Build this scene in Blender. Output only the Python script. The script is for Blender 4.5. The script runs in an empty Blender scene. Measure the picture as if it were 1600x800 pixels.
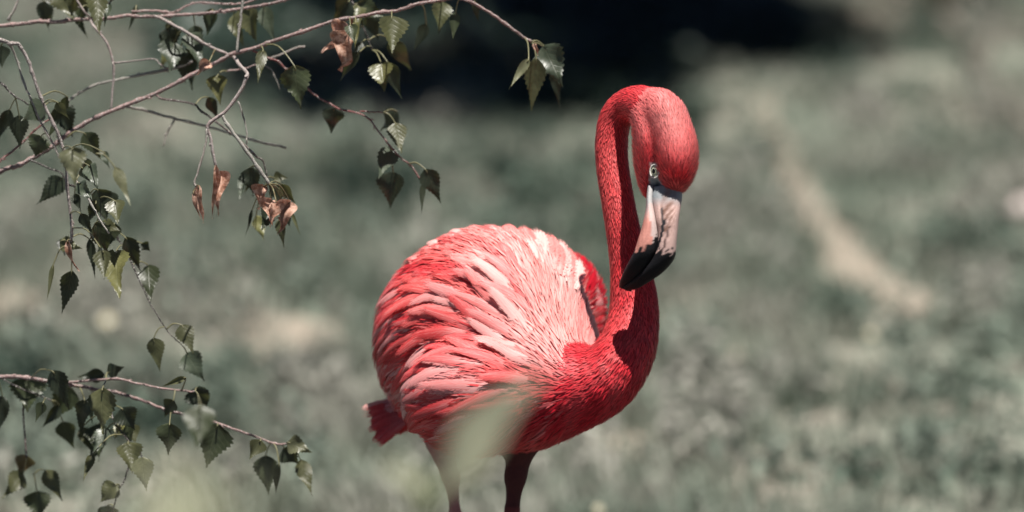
import bpy, math, random
import numpy as np
from mathutils import Vector, Matrix

random.seed(7)
rng = np.random.default_rng(11)
scene = bpy.context.scene
R = math.radians

# ------------------------------------------------------------------ camera
CAM_D = 5.0                      # distance to the bird
PX = 0.0009                      # metres per photo pixel at that distance
PITCH = R(10.0)
CAM_H = 1.75
cam_loc = np.array([0.0, -CAM_D * math.cos(PITCH), CAM_H])
fwd = np.array([0.0, math.cos(PITCH), -math.sin(PITCH)])
right = np.array([1.0, 0.0, 0.0])
upv = np.array([0.0, math.sin(PITCH), math.cos(PITCH)])
cam = bpy.data.cameras.new('camera')
cam.sensor_width = 36.0
cam.lens = 36.0 * CAM_D / (1600 * PX)
cam.clip_start = 0.05
cam.clip_end = 2000.0
cam.dof.use_dof = True
cam.dof.focus_distance = CAM_D - 0.15
cam.dof.aperture_fstop = 1.7
cam.dof.aperture_blades = 0
camo = bpy.data.objects.new('camera', cam)
scene.collection.objects.link(camo)
camo.location = cam_loc
camo.rotation_euler = (math.pi / 2 - PITCH, 0, 0)
scene.camera = camo

# ------------------------------------------------------------------ light
SUN = np.array([0.10, -0.17, 0.96]); SUN /= np.linalg.norm(SUN)
sun_el = math.asin(SUN[2]); sun_az = math.atan2(SUN[0], SUN[1])   # from +Y, clockwise
world = bpy.data.worlds.new('World'); scene.world = world
world.use_nodes = True
wn = world.node_tree.nodes; wl = world.node_tree.links
sky = wn.new('ShaderNodeTexSky'); sky.sky_type = 'NISHITA'; sky.sun_disc = False
sky.air_density = 0.25; sky.dust_density = 0.2; sky.ozone_density = 2.0
sky.sun_elevation = sun_el; sky.sun_rotation = sun_az
wl.new(sky.outputs[0], wn['Background'].inputs[0])
wn['Background'].inputs[1].default_value = 0.05
sl = bpy.data.lights.new('sun', 'SUN'); sl.energy = 5.0; sl.angle = R(0.53); sl.color = (1.0, 0.955, 0.89)
slo = bpy.data.objects.new('sun', sl); scene.collection.objects.link(slo)
slo.rotation_euler = Vector(SUN).to_track_quat('Z', 'Y').to_euler()
slo.location = (1, -2, 8)
scene.view_settings.view_transform = 'Standard'
scene.view_settings.look = 'None'
scene.view_settings.exposure = 0.75
scene.view_settings.gamma = 1.0
scene.render.engine = 'CYCLES'
scene.cycles.use_denoising = True
scene.cycles.max_bounces = 8
scene.cycles.transparent_max_bounces = 12
scene.cycles.sample_clamp_indirect = 4.0

# ------------------------------------------------------------------ helpers
def P(px, py, d=0.0):
    """world point seen at photo pixel px,py at depth CAM_D + d along the view axis"""
    dep = CAM_D + d
    k = PX * dep / CAM_D
    return cam_loc + fwd * dep + right * ((px - 800) * k) + upv * ((400 - py) * k)

def G(px, py, z=0.0):
    r = fwd * CAM_D + right * ((px - 800) * PX) + upv * ((400 - py) * PX)
    t = (z - cam_loc[2]) / r[2]
    return cam_loc + r * t

def pix(p):
    q = np.asarray(p) - cam_loc
    dep = q @ fwd
    return 800 + (q @ right) / dep * CAM_D / PX, 400 - (q @ upv) / dep * CAM_D / PX, dep - CAM_D

def nrm(a):
    return a / np.maximum(np.linalg.norm(a, axis=-1, keepdims=True), 1e-9)

def fast_mesh(name, V, F, smooth=True, attrs=None):
    """F: (n,3) or (n,4) int array"""
    me = bpy.data.meshes.new(name)
    V = np.asarray(V, dtype=np.float32); F = np.asarray(F, dtype=np.int32)
    n, k = F.shape
    me.vertices.add(len(V)); me.vertices.foreach_set('co', V.ravel())
    me.loops.add(n * k); me.loops.foreach_set('vertex_index', F.ravel())
    me.polygons.add(n)
    me.polygons.foreach_set('loop_start', np.arange(0, n * k, k, dtype=np.int32))
    me.polygons.foreach_set('use_smooth', np.full(n, smooth, dtype=bool))
    me.update(calc_edges=True)
    for an, (typ, data) in (attrs or {}).items():
        a = me.attributes.new(an, typ, 'POINT')
        a.data.foreach_set('color' if typ == 'FLOAT_COLOR' else 'vector', np.asarray(data, dtype=np.float32).ravel())
    return me

def link(name, me, mat=None, parent=None):
    o = bpy.data.objects.new(name, me)
    scene.collection.objects.link(o)
    if mat is not None and me is not None and len(me.materials) == 0:
        for m in (mat if isinstance(mat, (list, tuple)) else [mat]):
            me.materials.append(m)
    if parent is not None:
        o.parent = parent
        o.matrix_parent_inverse = parent_inverse(parent)
    return o

def parent_inverse(p):
    m = Matrix.Translation(p.location) @ p.rotation_euler.to_matrix().to_4x4() if True else None
    if p.parent is not None:
        m = p.parent['_w'] if False else world_of(p)
    return m.inverted()

def world_of(o):
    m = Matrix.LocRotScale(o.location, o.rotation_euler, o.scale)
    if o.parent is not None:
        m = world_of(o.parent) @ o.matrix_parent_inverse @ m
    return m

def empty(name, loc):
    o = bpy.data.objects.new(name, None)
    scene.collection.objects.link(o)
    o.location = Vector(loc); o.empty_display_size = 0.05
    return o

def tag(o, label=None, cat=None, group=None, kind=None):
    if label: o['label'] = label
    if cat: o['category'] = cat
    if group: o['group'] = group
    if kind: o['kind'] = kind
    return o

class Nodes:
    """tiny node-graph helper"""
    def __init__(s, name):
        s.m = bpy.data.materials.new(name); s.m.use_nodes = True
        s.t = s.m.node_tree; s.n = s.t.nodes; s.n.clear()
        s.out = s.n.new('ShaderNodeOutputMaterial')
    def add(s, typ, **kw):
        nd = s.n.new(typ)
        for k, v in kw.items(): setattr(nd, k, v)
        return nd
    def set(s, sock, v):
        if hasattr(v, 'is_output') or isinstance(v, bpy.types.NodeSocket): s.t.links.new(v, sock)
        elif v is not None: sock.default_value = v
    def attr(s, name, out='Vector'):
        return s.add('ShaderNodeAttribute', attribute_name=name).outputs[out]
    def math(s, op, a, b=None, clamp=False):
        nd = s.add('ShaderNodeMath', operation=op, use_clamp=clamp)
        s.set(nd.inputs[0], a); s.set(nd.inputs[1], b); return nd.outputs[0]
    def mix(s, f, a, b, blend='MIX'):
        nd = s.add('ShaderNodeMix', data_type='RGBA', blend_type=blend)
        s.set(nd.inputs[0], f); s.set(nd.inputs[6], c4(a)); s.set(nd.inputs[7], c4(b)); return nd.outputs[2]
    def noise(s, vec, scale, detail=3.0, rough=0.5, dist=0.0, out=0):
        nd = s.add('ShaderNodeTexNoise')
        s.set(nd.inputs['Vector'], vec); nd.inputs['Scale'].default_value = scale
        nd.inputs['Detail'].default_value = detail; nd.inputs['Roughness'].default_value = rough
        nd.inputs['Distortion'].default_value = dist
        return nd.outputs[out]
    def ramp(s, f, stops):
        nd = s.add('ShaderNodeValToRGB'); s.set(nd.inputs[0], f)
        e = nd.color_ramp.elements
        while len(e) < len(stops): e.new(0.5)
        for el, (p, c) in zip(e, stops): el.position = p; el.color = c4(c)
        return nd.outputs[0]
    def sep(s, v):
        nd = s.add('ShaderNodeSeparateXYZ'); s.set(nd.inputs[0], v); return nd.outputs
    def comb(s, x, y, z):
        nd = s.add('ShaderNodeCombineXYZ'); s.set(nd.inputs[0], x); s.set(nd.inputs[1], y); s.set(nd.inputs[2], z); return nd.outputs[0]
    def bump(s, h, strength=0.3, dist=0.002):
        nd = s.add('ShaderNodeBump'); s.set(nd.inputs['Height'], h)
        nd.inputs['Strength'].default_value = strength; nd.inputs['Distance'].default_value = dist
        return nd.outputs[0]
    def pos(s):
        return s.add('ShaderNodeNewGeometry').outputs['Position']
    def bsdf(s, col, rough=0.6, spec=0.4, normal=None, trans=None, tcol=None, sheen=0.0):
        b = s.add('ShaderNodeBsdfPrincipled')
        s.set(b.inputs['Base Color'], c4(col)); s.set(b.inputs['Roughness'], rough)
        b.inputs['Specular IOR Level'].default_value = spec
        if sheen: b.inputs['Sheen Weight'].default_value = sheen; b.inputs['Sheen Roughness'].default_value = 0.5
        if normal is not None: s.set(b.inputs['Normal'], normal)
        o = b.outputs[0]
        if trans:
            t = s.add('ShaderNodeBsdfTranslucent'); s.set(t.inputs[0], c4(tcol if tcol is not None else col))
            if normal is not None: s.set(t.inputs['Normal'], normal)
            mx = s.add('ShaderNodeMixShader'); mx.inputs[0].default_value = trans
            s.t.links.new(o, mx.inputs[1]); s.t.links.new(t.outputs[0], mx.inputs[2]); o = mx.outputs[0]
        s.t.links.new(o, s.out.inputs[0])
        return s.m

def c4(c):
    if isinstance(c, (tuple, list)) and len(c) == 3: return (*c, 1.0)
    return c

def catmull(pts, n):
    """smooth resample of control points (any number of columns)"""
    pts = np.asarray(pts, dtype=float)
    if len(pts) == 2:
        t = np.linspace(0, 1, n)[:, None]; return pts[0] * (1 - t) + pts[1] * t
    p = np.vstack([2 * pts[0] - pts[1], pts, 2 * pts[-1] - pts[-2]])
    seg = len(pts) - 1
    t = np.linspace(0, seg - 1e-6, n); i = t.astype(int); f = (t - i)[:, None]
    a, b, c, d = p[i], p[i + 1], p[i + 2], p[i + 3]
    return 0.5 * ((2 * b) + (-a + c) * f + (2 * a - 5 * b + 4 * c - d) * f ** 2 + (-a + 3 * b - 3 * c + d) * f ** 3)

def tube_arrays(pts, rad, sides=7, cap=True, jitter=0.0):
    pts = np.asarray(pts, float); rad = np.asarray(rad, float)
    n = len(pts)
    tan = nrm(np.gradient(pts, axis=0))
    ref = np.array([0.0, 0.0, 1.0]) if abs(tan[0, 2]) < 0.9 else np.array([0.0, 1.0, 0.0])
    A = np.zeros((n, 3)); prev = nrm(np.cross(tan[0], ref))
    for i in range(n):
        prev = nrm(prev - tan[i] * (prev @ tan[i])); A[i] = prev
    B = np.cross(tan, A)
    th = np.linspace(0, 2 * math.pi, sides, endpoint=False)
    rr = rad[:, None] * (1 + jitter * (rng.random((n, sides)) - 0.5) * 2)
    V = pts[:, None, :] + rr[..., None] * (np.cos(th)[None, :, None] * A[:, None, :] + np.sin(th)[None, :, None] * B[:, None, :])
    V = V.reshape(-1, 3)
    i = np.arange(n - 1)[:, None]; j = np.arange(sides)[None, :]
    F = np.stack([i * sides + j, i * sides + (j + 1) % sides, (i + 1) * sides + (j + 1) % sides, (i + 1) * sides + j], -1).reshape(-1, 4)
    if cap:
        c0 = len(V); V = np.vstack([V, pts[0] - tan[0] * rad[0] * 0.3, pts[-1] + tan[-1] * rad[-1] * 0.6])
        jj = np.arange(sides)
        F = np.vstack([F, np.stack([np.full(sides, c0), (jj + 1) % sides, jj, jj], -1)[:, [0, 1, 2, 2]],
                       np.stack([np.full(sides, c0 + 1), (n - 1) * sides + jj, (n - 1) * sides + (jj + 1) % sides, (n - 1) * sides + (jj + 1) % sides], -1)])
    return V, F

def poly_mesh(name, V, F, smooth=True):
    """quads where the last index may repeat (triangles)"""
    me = bpy.data.meshes.new(name)
    faces = [tuple(f[:3]) if f[3] == f[2] else tuple(f) for f in np.asarray(F).tolist()]
    me.from_pydata(np.asarray(V).tolist(), [], faces)
    me.polygons.foreach_set('use_smooth', [smooth] * len(me.polygons))
    me.update()
    return me

# ------------------------------------------------------------------ materials
def mat_ground():
    m = Nodes('ground_soil_grass')
    p = m.pos()
    xyz = m.sep(p)
    big = m.noise(p, 0.9, 3, 0.55)
    mid = m.noise(p, 3.2, 4, 0.6)
    fine = m.noise(p, 38, 3, 0.6)
    soil = m.mix(fine, (0.19, 0.18, 0.15), (0.36, 0.33, 0.28))
    green = m.mix(fine, (0.08, 0.11, 0.085), (0.20, 0.23, 0.185))
    f = m.math('ADD', m.math('MULTIPLY', big, 0.9), m.math('MULTIPLY', mid, 0.9))
    f = m.ramp(f, [(0.78, (0, 0, 0)), (1.0, (1, 1, 1))])
    col = m.mix(f, soil, green)
    return m.bsdf(col, 0.95, 0.1, m.bump(fine, 0.6, 0.03))

def mat_path():
    m = Nodes('sandy_path')
    p = m.pos()
    f = m.noise(p, 6, 4, 0.6); g = m.noise(p, 60, 2)
    col = m.mix(f, (0.22, 0.19, 0.155), (0.36, 0.315, 0.26))
    col = m.mix(m.math('MULTIPLY', g, 0.5), col, (0.22, 0.19, 0.15))
    return m.bsdf(col, 0.95, 0.1, m.bump(g, 0.5, 0.01))

def mat_col(name, rough=0.7, spec=0.3, trans=None, scale=90, var=0.35):
    m = Nodes(name)
    c = m.attr('Col', 'Color')
    n = m.noise(m.pos(), scale, 3, 0.6)
    dark = m.mix(1.0, c, (1 - var, 1 - var, 1 - var), 'MULTIPLY')
    lite = m.mix(1.0, c, (1 + var, 1 + var, 1 + var), 'MULTIPLY')
    col = m.mix(n, dark, lite)
    return m.bsdf(col, rough, spec, None, trans)

def mat_feather():
    m = Nodes('flamingo_feather')
    c = m.attr('Col', 'Color')
    uv = m.sep(m.attr('fuv'))
    u, v, rid = uv[0], uv[1], uv[2]
    au = m.math('ABSOLUTE', u)
    sv = m.math('SUBTRACT', v, m.math('MULTIPLY', au, 0.28))
    barb = m.noise(m.comb(m.math('ADD', m.math('MULTIPLY', u, 1.2), m.math('MULTIPLY', rid, 91.0)), m.math('MULTIPLY', sv, 7.0), m.math('MULTIPLY', rid, 37.0)), 3.0, 4, 0.65)
    strk = m.noise(m.comb(m.math('ADD', m.math('MULTIPLY', u, 3.0), m.math('MULTIPLY', rid, 53.0)), m.math('MULTIPLY', v, 0.8), rid), 2.2, 3, 0.6)
    s = m.math('ADD', m.math('MULTIPLY', barb, 0.5), m.math('MULTIPLY', strk, 0.9))
    s = m.math('SUBTRACT', s, 0.7)
    # paler towards the quill, richer towards the margin
    s = m.math('ADD', s, m.math('MULTIPLY', m.math('SUBTRACT', 0.55, au), 0.12))
    pale = m.mix(0.55, c, (0.86, 0.66, 0.62))
    deep = m.mix(1.0, c, (0.80, 0.42, 0.42), 'MULTIPLY')
    up_ = m.math('MULTIPLY', s, 2.0, True)
    dn_ = m.math('MULTIPLY', s, -2.4, True)
    col = m.mix(dn_, m.mix(up_, c, pale), deep)
    # quill end paler, outer end richer
    col = m.mix(m.math('MULTIPLY', m.math('SUBTRACT', 0.55, v), 0.5, True), col, (0.86, 0.62, 0.58))
    mat = m.bsdf(col, 0.5, 0.25, m.bump(barb, 0.25, 0.001), 0.10)
    # frayed margins where barbs part
    edge = m.math('MINIMUM', m.math('MULTIPLY', m.math('SUBTRACT', 1.0, au), 2.6), m.math('MULTIPLY', m.math('SUBTRACT', 1.0, v), 5.0))
    cut = m.noise(m.comb(m.math('ADD', m.math('MULTIPLY', u, 5.0), m.math('MULTIPLY', rid, 71.0)), m.math('MULTIPLY', sv, 16.0), rid), 1.5, 2, 0.6)
    al = m.math('MULTIPLY', m.math('ADD', edge, m.math('MULTIPLY', m.math('SUBTRACT', cut, 0.62), 2.6)), 2.2, True)
    al = m.math('MULTIPLY', al, 1.0, True)
    tr = m.add('ShaderNodeBsdfTransparent'); mx = m.add('ShaderNodeMixShader')
    src = m.out.inputs[0].links[0].from_socket
    m.set(mx.inputs[0], al); m.t.links.new(tr.outputs[0], mx.inputs[1]); m.t.links.new(src, mx.inputs[2]); m.t.links.new(mx.outputs[0], m.out.inputs[0])
    return mat

def mat_plume():
    m = Nodes('flamingo_plumage')
    c = m.attr('Col', 'Color')
    return m.bsdf(c, 0.5, 0.3, None, 0.10)

def mat_skin():
    m = Nodes('flamingo_skin')
    c = m.attr('Col', 'Color')
    n = m.noise(m.pos(), 160, 3)
    return m.bsdf(m.mix(n, m.mix(1.0, c, (0.6, 0.6, 0.6), 'MULTIPLY'), c), 0.7, 0.25)

def mat_bill():
    m = Nodes('flamingo_bill')
    c = m.attr('Col', 'Color')
    n = m.noise(m.pos(), 420, 4, 0.6)
    col = m.mix(m.math('MULTIPLY', n, 0.35), c, m.mix(1.0, c, (0.55, 0.5, 0.5), 'MULTIPLY'))
    return m.bsdf(col, 0.62, 0.22, m.bump(n, 0.5, 0.0015))

def mat_leaf():
    m = Nodes('birch_leaf')
    c = m.attr('Col', 'Color')
    uv = m.sep(m.attr('luv'))
    u, v, rid = uv[0], uv[1], uv[2]
    au = m.math('ABSOLUTE', u)
    # side veins run outwards and forwards
    w = m.math('SINE', m.math('MULTIPLY', m.math('SUBTRACT', v, m.math('MULTIPLY', au, 0.33)), 46.0))
    vein = m.math('POWER', m.math('MAXIMUM', w, 0.0), 6.0)
    rib = m.math('SUBTRACT', 1.0, m.math('MULTIPLY', au, 22.0), True)
    vv = m.math('MAXIMUM', m.math('MULTIPLY', vein, 0.5), rib)
    n = m.noise(m.pos(), 130, 3, 0.6)
    col = m.mix(n, m.mix(1.0, c, (0.62, 0.66, 0.62), 'MULTIPLY'), m.mix(1.0, c, (1.35, 1.3, 1.2), 'MULTIPLY'))
    col = m.mix(m.math('MULTIPLY', vv, 0.22), col, (0.16, 0.17, 0.10))
    h = m.math('ADD', m.math('MULTIPLY', vv, -1.0), m.math('MULTIPLY', n, 0.7))
    n3 = m.noise(m.pos(), 45, 2)
    h = m.math('ADD', h, m.math('MULTIPLY', n3, 5.0))
    tc = m.mix(0.5, col, (0.13, 0.14, 0.04))
    return m.bsdf(col, m.math('ADD', 0.27, m.math('MULTIPLY', n, 0.3)), 0.6, m.bump(h, 0.3, 0.0012), 0.27, tc)

def mat_dry():
    m = Nodes('dry_leaf')
    c = m.attr('Col', 'Color')
    n = m.noise(m.pos(), 110, 4, 0.65)
    n2 = m.noise(m.pos(), 320, 3, 0.6)
    col = m.mix(m.ramp(n, [(0.4, (0, 0, 0)), (0.62, (1, 1, 1))]), m.mix(1.0, c, (0.5, 0.36, 0.30), 'MULTIPLY'), c)
    return m.bsdf(col, 0.6, 0.3, m.bump(n2, 0.7, 0.002), 0.2)

def mat_twig():
    m = Nodes('birch_twig_bark')
    c = m.attr('Col', 'Color')
    p = m.pos()
    n = m.noise(p, 240, 3, 0.6)
    n2 = m.noise(p, 620, 2, 0.5)
    col = m.mix(n, m.mix(1.0, c, (0.22, 0.19, 0.19), 'MULTIPLY'), m.mix(1.0, c, (1.3, 1.25, 1.25), 'MULTIPLY'))
    col = m.mix(m.ramp(n2, [(0.56, (0, 0, 0)), (0.64, (1, 1, 1))]), col, (0.50, 0.47, 0.44))
    return m.bsdf(col, 0.6, 0.3, m.bump(n2, 0.9, 0.0015))

def mat_trunk():
    m = Nodes('birch_trunk_bark')
    p = m.pos(); x = m.sep(p)
    st = m.comb(m.math('MULTIPLY', x[0], 3.0), m.math('MULTIPLY', x[1], 3.0), m.math('MULTIPLY', x[2], 22.0))
    n = m.noise(st, 1.6, 5, 0.65); n2 = m.noise(p, 60, 3)
    col = m.mix(n2, (0.50, 0.47, 0.42), (0.72, 0.69, 0.63))
    col = m.mix(m.ramp(n, [(0.60, (0, 0, 0)), (0.66, (1, 1, 1))]), col, (0.035, 0.03, 0.028))
    return m.bsdf(col, 0.75, 0.25, m.bump(n, 0.5, 0.01))

def mat_bark_dark():
    m = Nodes('dead_branch_bark')
    n = m.noise(m.pos(), 30, 4, 0.6)
    return m.bsdf(m.mix(n, (0.09, 0.08, 0.068), (0.22, 0.20, 0.17)), 0.9, 0.15, m.bump(n, 0.6, 0.01))

def mat_plain(name, a, b, rough=0.8, scale=40, trans=None):
    m = Nodes(name)
    n = m.noise(m.pos(), scale, 3)
    return m.bsdf(m.mix(n, a, b), rough, 0.3, m.bump(n, 0.3, 0.005), trans)

M = dict(bounce_cut_mud=mat_plain('added_wet_mud', (0.012, 0.012, 0.010), (0.035, 0.033, 0.028), 0.6, 9),
         ground=mat_ground(), path=mat_path(), grass=mat_col('grass_blades', 0.6, 0.3, 0.25, 25, 0.3),
         feather=mat_feather(), plume=mat_plume(), skin=mat_skin(), bill=mat_bill(), leaf=mat_leaf(), dry=mat_dry(),
         twig=mat_twig(), trunk=mat_trunk(), deadwood=mat_bark_dark(),
         ivy=mat_col('shade_dark_ivy_leaves', 0.45, 0.4, 0.15, 12, 0.3), shrub=mat_col('evergreen_leaves', 0.5, 0.3, 0.1, 8, 0.3),
         eyewhite=mat_plain('eye_rim', (0.62, 0.60, 0.55), (0.75, 0.73, 0.68), 0.4, 300),
         iris=mat_plain('eye_iris', (0.50, 0.50, 0.36), (0.62, 0.60, 0.45), 0.15, 500),
         black=mat_plain('eye_pupil', (0.004, 0.004, 0.005), (0.008, 0.008, 0.008), 0.08),
         stone=mat_plain('pale_pink_stone', (0.66, 0.54, 0.51), (0.80, 0.70, 0.67), 0.7, 25),
         petal=mat_plain('cream_petal', (0.50, 0.47, 0.36), (0.68, 0.64, 0.50), 0.6, 60, 0.2),
         yolk=mat_plain('flower_centre', (0.50, 0.36, 0.06), (0.60, 0.45, 0.10), 0.7, 90),
         fgleaf=mat_plain('foreground_leaf', (0.27, 0.28, 0.19), (0.37, 0.37, 0.27), 0.42, 14, 0.3),
         fgstem=mat_plain('foreground_stem', (0.10, 0.12, 0.06), (0.18, 0.20, 0.11), 0.6, 30))

# ------------------------------------------------------------------ the ground
def build_ground():
    # one sheet, finer near the scene, reaching far beyond the horizon line
    xs = np.concatenate([[-900, -300, -90, -30], np.linspace(-12, 12, 49), [30, 90, 300, 900]])
    ys = np.concatenate([[-300, -90, -30], np.linspace(-10, 30, 81), [60, 150, 400, 1200]])
    X, Y = np.meshgrid(xs, ys)
    Z = 0.0 * X
    near = (np.abs(X) < 12) & (Y > -9) & (Y < 30)
    Z = np.where(near, 0.012 * np.sin(X * 2.1 + 0.7 * Y) + 0.010 * np.sin(Y * 1.7 - X), 0)
    V = np.stack([X, Y, Z], -1).reshape(-1, 3)
    ny, nx = X.shape
    i = np.arange(ny - 1)[:, None]; j = np.arange(nx - 1)[None, :]
    F = np.stack([i * nx + j, i * nx + j + 1, (i + 1) * nx + j + 1, (i + 1) * nx + j], -1).reshape(-1, 4)
    o = link('ground', fast_mesh('ground', V, F), M['ground'])
    tag(o, kind='structure')
build_ground()

def gz(x, y):
    return 0.012 * np.sin(x * 2.1 + 0.7 * y) + 0.010 * np.sin(y * 1.7 - x)

PATH_PX = [(1188, 150, 26), (1212, 220, 34), (1246, 295, 46), (1284, 360, 62), (1326, 415, 86), (1374, 455, 112), (1448, 488, 122)]
path_c = np.array([G(a, b)[:2] for a, b, w in PATH_PX]); 
path_w = np.array([w * PX * np.linalg.norm(G(a, b) - cam_loc) / CAM_D for a, b, w in PATH_PX]) * 0.5
def build_path():
    c = catmull(np.column_stack([path_c, path_w]), 60)
    tan = nrm(np.gradient(c[:, :2], axis=0)); nor = np.column_stack([tan[:, 1], -tan[:, 0]])
    V = []
    cols = 5
    for k in range(60):
        taper = min(1, k / 6 + 0.3, (59 - k) / 6 + 0.3)
        for s in np.linspace(-1, 1, cols):
            w = c[k, 2] * taper * (1 + 0.25 * math.sin(k * 0.9 + s * 2) * abs(s))
            q = c[k, :2] + nor[k] * s * w
            V.append((q[0], q[1], gz(q[0], q[1]) + 0.008))
    i = np.arange(59)[:, None]; j = np.arange(cols - 1)[None, :]
    F = np.stack([i * cols + j, i * cols + j + 1, (i + 1) * cols + j + 1, (i + 1) * cols + j], -1).reshape(-1, 4)
    tag(link('path', fast_mesh('path', V, F), M['path']), kind='structure')
build_path()

# bare sandy spots (px, py, half width px, half height px)
SPOTS = [(455, 545, 75, 40), (20, 482, 60, 26), (965, 695, 70, 22), (1150, 562, 50, 14), (1372, 22, 52, 15)]
def build_spots():
    for (a, b, hw, hh) in SPOTS:
        n = 28; V = [G(a, b)]
        for k in range(n):
            t = 2 * math.pi * k / n
            r = 1 + 0.22 * math.sin(3 * t + a) + 0.12 * math.sin(7 * t + b)
            V.append(G(a + hw * r * math.cos(t), b + hh * r * math.sin(t)))
        V = np.array(V); V[:, 2] = gz(V[:, 0], V[:, 1]) + 0.006
        F = [(0, 1 + (k + 1) % n, 1 + k) for k in range(n)]
        tag(link('bare_ground', fast_mesh('bare_ground', V, np.array(F)), M['path']), kind='structure')
build_spots()

def vnoise(x, y, s, seed):
    """smooth value noise"""
    x = x * s + seed * 17.3; y = y * s + seed * 5.1
    xi = np.floor(x).astype(int); yi = np.floor(y).astype(int)
    fx = x - xi; fy = y - yi; fx = fx * fx * (3 - 2 * fx); fy = fy * fy * (3 - 2 * fy)
    def h(a, b):
        q = np.sin(a * 127.1 + b * 311.7 + seed * 74.7) * 43758.5453
        return q - np.floor(q)
    return (h(xi, yi) * (1 - fx) + h(xi + 1, yi) * fx) * (1 - fy) + (h(xi, yi + 1) * (1 - fx) + h(xi + 1, yi + 1) * fx) * fy

def in_bare(x, y):
    """0..1 how bare the soil is here"""
    bare = np.zeros_like(x)
    d = np.full_like(x, 9.0)
    c = catmull(np.column_stack([path_c, path_w]), 50)
    for q in c: d = np.minimum(d, np.hypot(x - q[0], y - q[1]) / max(q[2], 0.02))
    bare = np.maximum(bare, np.clip(1.7 - d, 0, 1))
    for (a, b, hw, hh) in SPOTS:
        g0 = G(a, b); gx = abs(G(a + hw, b)[0] - g0[0]); gy = abs(G(a, b - hh)[1] - G(a, b + hh)[1]) / 2
        dd = np.hypot((x - g0[0]) / gx, (y - g0[1]) / gy)
        bare = np.maximum(bare, np.clip(1.5 - dd, 0, 1))
    return bare

def blades(root, az, h, wid, lean, col, rows=3):
    """bent, pointed strips: arrays of n; returns V, F, C"""
    n = len(root)
    t = np.linspace(0, 1, rows + 1)
    d = np.stack([np.cos(az), np.sin(az), 0 * az], -1)
    s = np.stack([-np.sin(az), np.cos(az), 0 * az], -1)
    V = np.zeros((n, rows + 1, 2, 3)); C = np.ones((n, rows + 1, 2, 4))
    for k in range(rows + 1):
        c = root + d * (lean * h * t[k] ** 2)[:, None]
        c[:, 2] += h * (t[k] - 0.25 * lean * t[k] ** 2)
        w = wid * (1 - t[k] ** 1.6) + 0.0004
        V[:, k, 0] = c - s * w[:, None] / 2; V[:, k, 1] = c + s * w[:, None] / 2
        C[:, k, :, :3] = (col * (0.8 + 0.3 * t[k]))[:, None, :]
    i = np.arange(n)[:, None] * (2 * (rows + 1)); k = np.arange(rows)[None, :] * 2
    F = np.stack([i + k, i + k + 1, i + k + 3, i + k + 2], -1).reshape(-1, 4)
    return V.reshape(-1, 3), F, C.reshape(-1, 4)

def build_grass():
    nt = 30000
    # scatter over the wedge the lens sees, with a generous margin either side
    y = 1.6 + (rng.random(nt) ** 1.15) * 14.5
    half = 1.1 + 0.18 * (y + 5)
    x = (rng.random(nt) * 2 - 1) * half
    dens = 0.55 * vnoise(x, y, 1.3, 1) + 0.45 * vnoise(x, y, 3.7, 2)
    bare = in_bare(x, y)
    keep = (rng.random(nt) < np.clip((dens - 0.22) * 2.6, 0.05, 1)) & (rng.random(nt) > bare * 1.05)
    x, y, dens = x[keep], y[keep], dens[keep]
    n = len(x); per = 6
    hue = vnoise(x, y, 2.1, 5); hu2 = vnoise(x, y, 5.3, 8)
    c_a = np.array([0.105, 0.138, 0.105]); c_b = np.array([0.235, 0.262, 0.212]); c_c = np.array([0.31, 0.28, 0.25]); c_d = np.array([0.030, 0.050, 0.038])
    base = c_a + (c_b - c_a) * hue[:, None]
    base = np.where((hu2 > 0.68)[:, None], base * 0.55 + c_c * 0.45, base)
    base = np.where((hu2 < 0.22)[:, None], base * 0.5 + c_d * 0.5, base)
    hgt = 0.045 + 0.085 * np.clip(dens, 0, 1) * (0.5 + hu2)
    X = np.repeat(x, per) + rng.normal(0, 0.03, n * per); Y = np.repeat(y, per) + rng.normal(0, 0.03, n * per)
    root = np.column_stack([X, Y, gz(X, Y) - 0.004])
    V, F, C = blades(root, rng.random(n * per) * 6.283, np.repeat(hgt, per) * (0.6 + 0.7 * rng.random(n * per)),
                     0.006 + 0.006 * rng.random(n * per), 0.2 + 0.8 * rng.random(n * per),
                     np.repeat(base, per, 0) * (0.75 + 0.5 * rng.random((n * per, 1))))
    o = link('grass', fast_mesh('grass', V, F, True, {'Col': ('FLOAT_COLOR', C)}), M['grass'])
    tag(o, 'grey green tufted grass covering the ground behind the flamingo', 'grass', kind='stuff')
build_grass()

def build_bounce_cut_mud():
    # dark wet mud added unseen below the picture, to cut light bounced onto the bird
    n = 64; V = [(0.0, -2.0, gz(0, -2.0) + 0.012)]
    for k in range(n):
        t = 2 * math.pi * k / n; r = 1 + 0.08 * math.sin(3 * t + 1) + 0.05 * math.sin(8 * t)
        x = 5.5 * r * math.cos(t); y = -2.3 + 3.7 * r * math.sin(t); V.append((x, y, gz(x, y) + 0.012))
    F = [(0, 1 + k, 1 + (k + 1) % n) for k in range(n)]
    tag(link('bounce_cut_mud', fast_mesh('bounce_cut_mud', V, np.array(F)), M['bounce_cut_mud']), kind='structure')
build_bounce_cut_mud()

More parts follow.
